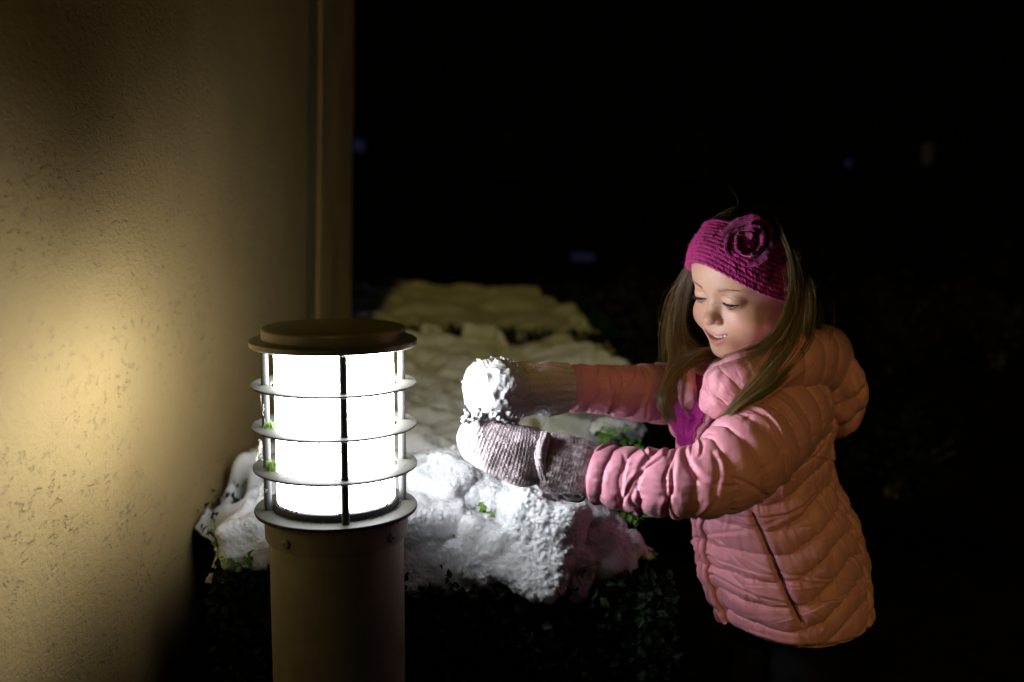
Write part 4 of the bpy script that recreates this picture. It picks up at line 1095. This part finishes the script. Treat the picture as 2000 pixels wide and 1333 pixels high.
# ---- sleeves
def sleeve(rows, name, seed, seams, n=(330, 200), flat=1.0):
    nu, nv = n
    c = catmull(np.array([list(P(r[0], r[1], r[2])) + [r[3]] for r in rows]), nu); p = c[:, :3]
    T, N, B = frames(p); arc = np.concatenate([[0], np.cumsum(np.linalg.norm(np.diff(p, axis=0), axis=1))])
    a = np.linspace(0, 2 * math.pi, nv, endpoint=False)[None]; s = arc[:, None]; L = arc[-1]
    dirn = np.cos(a)[..., None] * N[:, None] + np.sin(a)[..., None] * B[:, None]
    k = fbm(np.stack([np.cos(a) * 1.1 + s * 0, np.sin(a) * 1.1 + s * 0, s * 14 + a * 0], -1), 3, .5, seed=seed)
    sk = 0.008 * np.cos(a - .7) * sstep(0, .06, s) + .0045 * k
    f = (s + sk) / L * seams; pf = puffs(f, .5); sd_ = np.abs((f - np.floor(f)) - .5) * 2
    ca = np.cos(a), np.sin(a)
    wr = fbm(np.stack([ca[0] * 5.0 + s * 0, ca[1] * 5.0 + s * 0, s * 34 + .9 * np.sin(a * 2)], -1), 3, .5, seed=seed + 1)
    fold = np.abs(fbm(np.stack([ca[0] * 2.0 + s * 8, ca[1] * 2.0 + s * 3, s * 30 + a * 0], -1), 2, .5, seed=seed + 2))
    pleat = fbm(np.stack([ca[0] * 9 + s * 4, ca[1] * 9 - s * 4, s * 11 + a * 0], -1), 2, .5, seed=seed + 6)
    d = 0.0050 * pf * (1 + .35 * k) + .0011 * pleat * sd_ + creases(s, a, L, 46, seed + 40, (.0014, .0040))
    tip = 1 - sstep(0, .010, L - s); d = d * (1 - tip) - .007 * tip
    V = p[:, None] + dirn * (c[:, 3][:, None] - .004 + d)[..., None]
    V = np.concatenate([V, (p[-1] + dirn[-1] * (c[-1, 3] * .72) - T[-1] * .006)[None], (p[-1] + dirn[-1] * (c[-1, 3] * .68) - T[-1] * .03)[None]])
    return mk(name, V, grid_faces(nu + 2, nv, False, True), MATS['pink_nylon'], jacket)
sleeve([(1560, 772, 1.30, .046), (1530, 806, 1.262, .056), (1490, 852, 1.225, .056), (1442, 903, 1.200, .053), (1386, 935, 1.188, .047), (1312, 944, 1.198, .041), (1232, 935, 1.222, .0385), (1152, 922, 1.242, .036)], 'sleeve', 101, 13.0)
sleeve([(1470, 778, 1.55, .042), (1410, 770, 1.51, .045), (1335, 768, 1.465, .046), (1255, 768, 1.42, .041), (1175, 760, 1.385, .034), (1106, 757, 1.36, .0315)], 'sleeve', 131, 10)

# ---- collar and hood
def roll(rows, name, seed, seams, ry=1.0, nu=240, nv=120, amp=.006):
    c = catmull(np.array([list(P(r[0], r[1], r[2])) + [r[3], r[4]] for r in rows]), nu); p = c[:, :3]
    T = np.gradient(p, axis=0); T /= np.linalg.norm(T, axis=1)[:, None]
    up = np.array([0, 0, 1.0]); N = up - T * (T @ up)[:, None]; N /= np.linalg.norm(N, axis=1)[:, None]; B = np.cross(T, N)
    a = np.linspace(0, 2 * math.pi, nv, endpoint=False)[None]; s = np.linspace(0, 1, nu)[:, None]
    f = s * seams + .15 * np.sin(a * 2 + seed); pf = puffs(f, .5); sd_ = np.abs((f - np.floor(f)) - .5) * 2
    w = fbm(np.stack([np.cos(a) * 2.2 + s * 9, np.sin(a) * 2.2 + s * 0, s * 46 + a * 0], -1), 2, .5, seed=seed)
    w2 = fbm(np.stack([np.cos(a) * 1.4 + s * 0, np.sin(a) * 1.4 + s * 0, s * 7 + a * 0], -1), 3, .5, seed=seed + 1)
    end = sstep(0, .03, s) ** .5 * sstep(0, .03, 1 - s) ** .5
    d = amp * pf + .0007 * w * (.3 + .7 * sd_) + .0014 * w2
    V = p[:, None] + (np.cos(a)[..., None] * N[:, None] * ((c[:, 3][:, None] + d) * end)[..., None] + np.sin(a)[..., None] * B[:, None] * ((c[:, 4][:, None] + d) * end)[..., None])
    return mk(name, V, grid_faces(nu, nv, False, True), MATS['pink_nylon'], jacket)
roll([(1384, 808, 1.258, .012, .009), (1402, 768, 1.243, .024, .011), (1432, 744, 1.232, .028, .013), (1476, 728, 1.235, .029, .015), (1530, 712, 1.27, .030, .018), (1570, 700, 1.34, .03, .02)], 'collar', 151, 5, amp=.004)
roll([(1352, 800, 1.335, .012, .008), (1340, 745, 1.375, .022, .009), (1352, 722, 1.42, .024, .012), (1420, 705, 1.50, .026, .014), (1500, 695, 1.52, .03, .018)], 'collar', 155, 5, amp=.003)
hood = roll([(1480, 750, 1.235, .012, .012), (1535, 722, 1.24, .026, .024), (1578, 706, 1.285, .036, .032), (1604, 704, 1.37, .043, .037), (1575, 704, 1.47, .043, .034), (1520, 700, 1.53, .03, .025)], 'hood', 161, 9, amp=.006)
# the pouch of the hood hanging down the back
D, Fi = ICO[6]; q = D.copy()
th = np.arctan2(q[:, 1], q[:, 0]); ph = q[:, 2]
f = ph * 2.1 + .35 * np.sin(th * 2) + .1; pf = puffs(f, .5); sd_ = np.abs((f - np.floor(f)) - .5) * 2
w = fbm(q * 7, 3, .5, seed=171); w2 = fbm(q * 1.8, 3, .5, seed=172)
r_ = 1 + .10 * pf + .014 * w * (.3 + .7 * sd_) + .07 * w2
q = q * r_[:, None] * [.042, .082, .068]
q[:, 0] *= 1 - .25 * np.clip(-q[:, 2] / .07, 0, 1)
Mh = np.array(Matrix.Rotation(R(-14), 3, 'Y') @ Matrix.Rotation(R(20), 3, 'Z'))
hp_ = mk('hood_pouch', q @ Mh.T + P(1596, 752, 1.385), Fi, MATS['pink_nylon'], hood)

# ---- trousers and boots
for s in (-1, 1):
    pl = catmull([hip + LD * s * .042 + [0, 0, .06], hip + LD * s * .055 + [-.01, 0, -.20], hip + LD * s * .055 + [.008, 0, -hip[2] + .10]], 40)
    V, F = tube(pl, np.linspace(.044, .052, 40) * (1 + .05 * fbm(np.stack([np.arange(40) * .4] * 3, -1), 2, seed=191)), 24)
    o = mk('trouser_leg', V, F, MATS['dark_trousers'], girl)
    b0 = hip + LD * s * .055; b0[2] = 0
    bp = catmull([b0 + [.03, 0, .13], b0 + [.025, 0, .07], b0 + FD * -.01 + [0, 0, .045], b0 + FD * .06 + [0, 0, .038], b0 + FD * .12 + [0, 0, .03]], 30)
    V, F = tube(bp, catmull([[.052], [.05], [.045], [.042], [.026]], 30)[:, 0], 20); mk('boot', V, F, MATS['boot_rubber'], girl)

# ================================================================== knitted mittens
m, nt, b = mat('lilac_wool', (0.42, 0.34, 0.38), 0.95)
at = node(nt, 'VertexColor', layer_name='tint'); nt.links.new(at.outputs[0], b.inputs['Base Color'])
b.inputs['Sheen Weight'].default_value = 0.25; b.inputs['Sheen Roughness'].default_value = 0.6
LIL = np.array([0.60, 0.485, 0.535])
def knit(rows, seed, nu, nv, stitch, name, parent, rib=None, close=True, amp=.0006, crumple=.0028, colr=LIL):
    """rows: px, py, depth, half height, half depth; V stitches in relief"""
    c = catmull(np.array([list(P(r[0], r[1], r[2])) + [r[3], r[4]] for r in rows]), nu); p = c[:, :3]
    T = np.gradient(p, axis=0); T /= np.linalg.norm(T, axis=1)[:, None]
    up = np.array([0, 0, 1.0]); N = up - T * (T @ up)[:, None]; N /= np.linalg.norm(N, axis=1)[:, None]; B = np.cross(T, N)
    arc = np.concatenate([[0], np.cumsum(np.linalg.norm(np.diff(p, axis=0), axis=1))])[:, None]
    a = np.linspace(0, 2 * math.pi, nv, endpoint=False)[None]
    circ = 2 * math.pi * .034; ncol = int(circ / stitch)
    col = a / (2 * math.pi) * ncol; row = arc / (stitch * .8)
    x = np.abs(2 * (col % 1) - 1)
    vst = 0.5 + 0.5 * np.cos(2 * math.pi * (row + .55 * x)); rid = np.sin(math.pi * np.clip(x, 0, 1)) ** .5
    hgt = vst * (.35 + .65 * rid) - .35 * (x > .93) - .3 * (x < .07)
    if rib is not None:
        w = rib(arc); hgt = hgt * (1 - .3 * w) + w * 1.1 * np.cos(2 * math.pi * a / (2 * math.pi) * ncol / 2.0)
    cr = fbm(np.stack([np.cos(a) * 1.5 + arc * 0, np.sin(a) * 1.5 + arc * 0, arc * 26 + a * 0], -1), 3, .5, seed=seed)
    fz = fbm(np.stack([np.cos(a) * 16 + arc * 0, np.sin(a) * 16 + arc * 0, arc * 420 + a * 0], -1), 2, seed=seed + 1)
    d = amp * hgt + crumple * cr + .00025 * fz
    e = np.ones((nu, 1))
    if close: e = np.sqrt(np.clip(1 - np.clip((arc - arc[-1] + .022) / .0225, 0, 1) ** 2, 0, 1))
    dirv = np.cos(a)[..., None] * N[:, None] * (c[:, 3][:, None] * e)[..., None] + np.sin(a)[..., None] * B[:, None] * (c[:, 4][:, None] * e)[..., None]
    dn = dirv / (np.linalg.norm(dirv, axis=2)[..., None] + 1e-6)
    V = p[:, None] + dirv + dn * d[..., None]
    cc = colr * (0.82 + .18 * np.clip(hgt, 0, 1) + .10 * cr)[..., None] * (1 + .06 * fz[..., None])
    o = mk(name, V, grid_faces(nu, nv, False, True), MATS['lilac_wool'], parent, True, cc.reshape(-1, 3))
    return o, V, dn
def fuzz(V, dn, n, seed, parent, L0=.0022, c=LIL):
    rs = np.random.RandomState(seed); ii = rs.randint(0, V.shape[0] * V.shape[1], n)
    p = V.reshape(-1, 3)[ii]; d = dn.reshape(-1, 3)[ii] * rs.uniform(.3, 1, (n, 1)) + rs.normal(0, .6, (n, 3)); L = rs.uniform(.3, 1, (n, 1)) * L0
    q = np.stack([p, p + d * L * .5, p + d * L + rs.normal(0, .0004, (n, 3))], 1)
    Vf, Ff = strands(q, .00009, .00005); tag(mk('wool_fuzz', Vf, Ff, MATS['lilac_wool'], parent, True, np.tile(c * 1.1, (len(Vf), 1))), kind='stuff')
# near mitten: hand cupped from below
mit, V, dn = knit([(1085, 905, 1.249, .027, .024), (1064, 896, 1.247, .030, .025), (1035, 891, 1.244, .0365, .029), (1000, 884, 1.242, .036, .029), (962, 870, 1.244, .034, .029), (928, 856, 1.250, .030, .028), (897, 846, 1.257, .024, .024)], 201, 420, 340, .0047, 'mitten', girl)
tag(mit, 'lilac knitted mitten cupped under the snow'); fuzz(V, dn, 5200, 202, mit)
cf, V, dn = knit([(1060, 897, 1.245, .0285, .026), (1068, 899, 1.245, .0355, .031), (1085, 903, 1.245, .0365, .033), (1110, 910, 1.245, .0365, .0335), (1132, 915, 1.244, .036, .033), (1149, 920, 1.243, .0345, .032)], 205, 200, 340, .0052, 'cuff', mit, rib=lambda s: 0 * s + 1, close=False, crumple=.0018)
fuzz(V, dn, 2000, 206, mit)
fl, V, dn = knit([(1063, 848, 1.233, .006, .008), (1057, 870, 1.222, .007, .0075), (1056, 900, 1.217, .007, .0075), (1062, 930, 1.222, .006, .0075), (1075, 955, 1.232, .004, .006)], 208, 120, 90, .005, 'fold', mit, close=False, crumple=.001)
th_, V, dn = knit([(1010, 848, 1.269, .012, .012), (975, 838, 1.263, .0125, .0125), (940, 828, 1.259, .0115, .012), (908, 826, 1.261, .009, .0095)], 211, 160, 160, .0047, 'thumb', mit)
fuzz(V, dn, 900, 212, mit)
V, F = tube(catmull([P(1100, 966, 1.232), P(1112, 976, 1.220), P(1130, 979, 1.217), P(1141, 972, 1.220), P(1128, 966, 1.227), P(1105, 963, 1.234)], 40), .0022, 8)
mk('black_toggle', V, F, MATS['gasket'], mit)
# far mitten, upright and caked in snow
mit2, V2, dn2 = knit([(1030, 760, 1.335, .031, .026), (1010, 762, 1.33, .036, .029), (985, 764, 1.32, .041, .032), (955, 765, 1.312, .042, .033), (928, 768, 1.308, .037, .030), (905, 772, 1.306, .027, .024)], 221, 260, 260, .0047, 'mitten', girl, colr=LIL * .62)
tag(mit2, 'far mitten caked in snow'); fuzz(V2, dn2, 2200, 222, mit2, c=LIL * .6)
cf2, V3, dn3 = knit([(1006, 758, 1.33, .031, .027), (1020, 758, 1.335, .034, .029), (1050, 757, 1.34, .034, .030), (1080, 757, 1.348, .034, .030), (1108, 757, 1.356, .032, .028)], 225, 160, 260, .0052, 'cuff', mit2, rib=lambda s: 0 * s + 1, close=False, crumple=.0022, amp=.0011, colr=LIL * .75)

# snow caked on the far mitten
rs = np.random.RandomState(231); sb = MB()
def crumb(c, s, sub=3, k=0):
    D, Fi = ICO[sub]; j = rs.randint(0, 9999)
    r_ = 1 + .30 * fbm(D * 1.6 + j, 2, .45, seed=7)
    sb.add(D * (r_ * s)[:, None] * rs.uniform(.7, 1.2, 3) + c, Fi)
nU, nV = V2.shape[:2]
def crust(V_, dn_, bias, amp, seed, i0=0):
    """rough skin of snow standing proud of the wool where the noise is high"""
    V_, dn_ = V_[i0:], dn_[i0:]; p = V_.reshape(-1, 3); b_ = bias(dn_.reshape(-1, 3), p)
    n_ = fbm(p * 52 + seed, 3, .5, seed=seed); d = amp * np.clip(n_ + b_, -.6, 1.1) + .0006 * fbm(p * 260, 2, .6, seed=seed + 1)
    sb.add(p + dn_.reshape(-1, 3) * d[:, None], grid_faces(V_.shape[0], V_.shape[1], False, True))
crust(V2, dn2, lambda n_, p: .12 - .9 * np.clip(n_[:, 1], 0, 1) - .35 * np.clip(n_[:, 2] - .3, 0, 1), .0028, 251, 30)
crust(V3, dn3, lambda n_, p: -.50 - .75 * n_[:, 2] - .9 * np.clip(n_[:, 1], 0, 1), .0034, 261)
for k in range(160):
    i, j = rs.randint(int(nU * .12), nU), rs.randint(0, nV); p, d = V2[i, j], dn2[i, j]
    if d[1] > .35 or vnoise(p[None] * 60 + 3, 9)[0] < -.1: continue
    crumb(p + d * .0025, rs.uniform(.0006, .0022), 2)
nU1, nV1 = V.shape[:2]
for k in range(110):                                                         # rim of snow where the mittens meet
    t = rs.uniform(); c = P(905 + 105 * t, 822 - 6 * math.sin(t * 3) + rs.normal(0, 5), 1.250 - .012 * math.sin(t * 3.1) + rs.normal(0, .009)); crumb(c, rs.uniform(.0015, .0045), 2)
o = sb.build('caked_snow', MATS['packed_snow'], mit2); tag(o, kind='stuff')
# the snowball itself, in the palm of the far mitten
D, Fi = ICO[6]
r_ = 1 + .24 * fbm(D * 1.8 + 4, 2, .45, seed=241) + .07 * fbm(D * 5.5, 2, .5, seed=242) + .014 * fbm(D * 24, 2, .6, seed=243)
tag(mk('snowball', D * (r_)[:, None] * [.030, .022, .036] + P(974, 768, 1.280), Fi, MATS['ball_snow']), 'lumpy white snowball pressed in the far mitten', 'snowball')
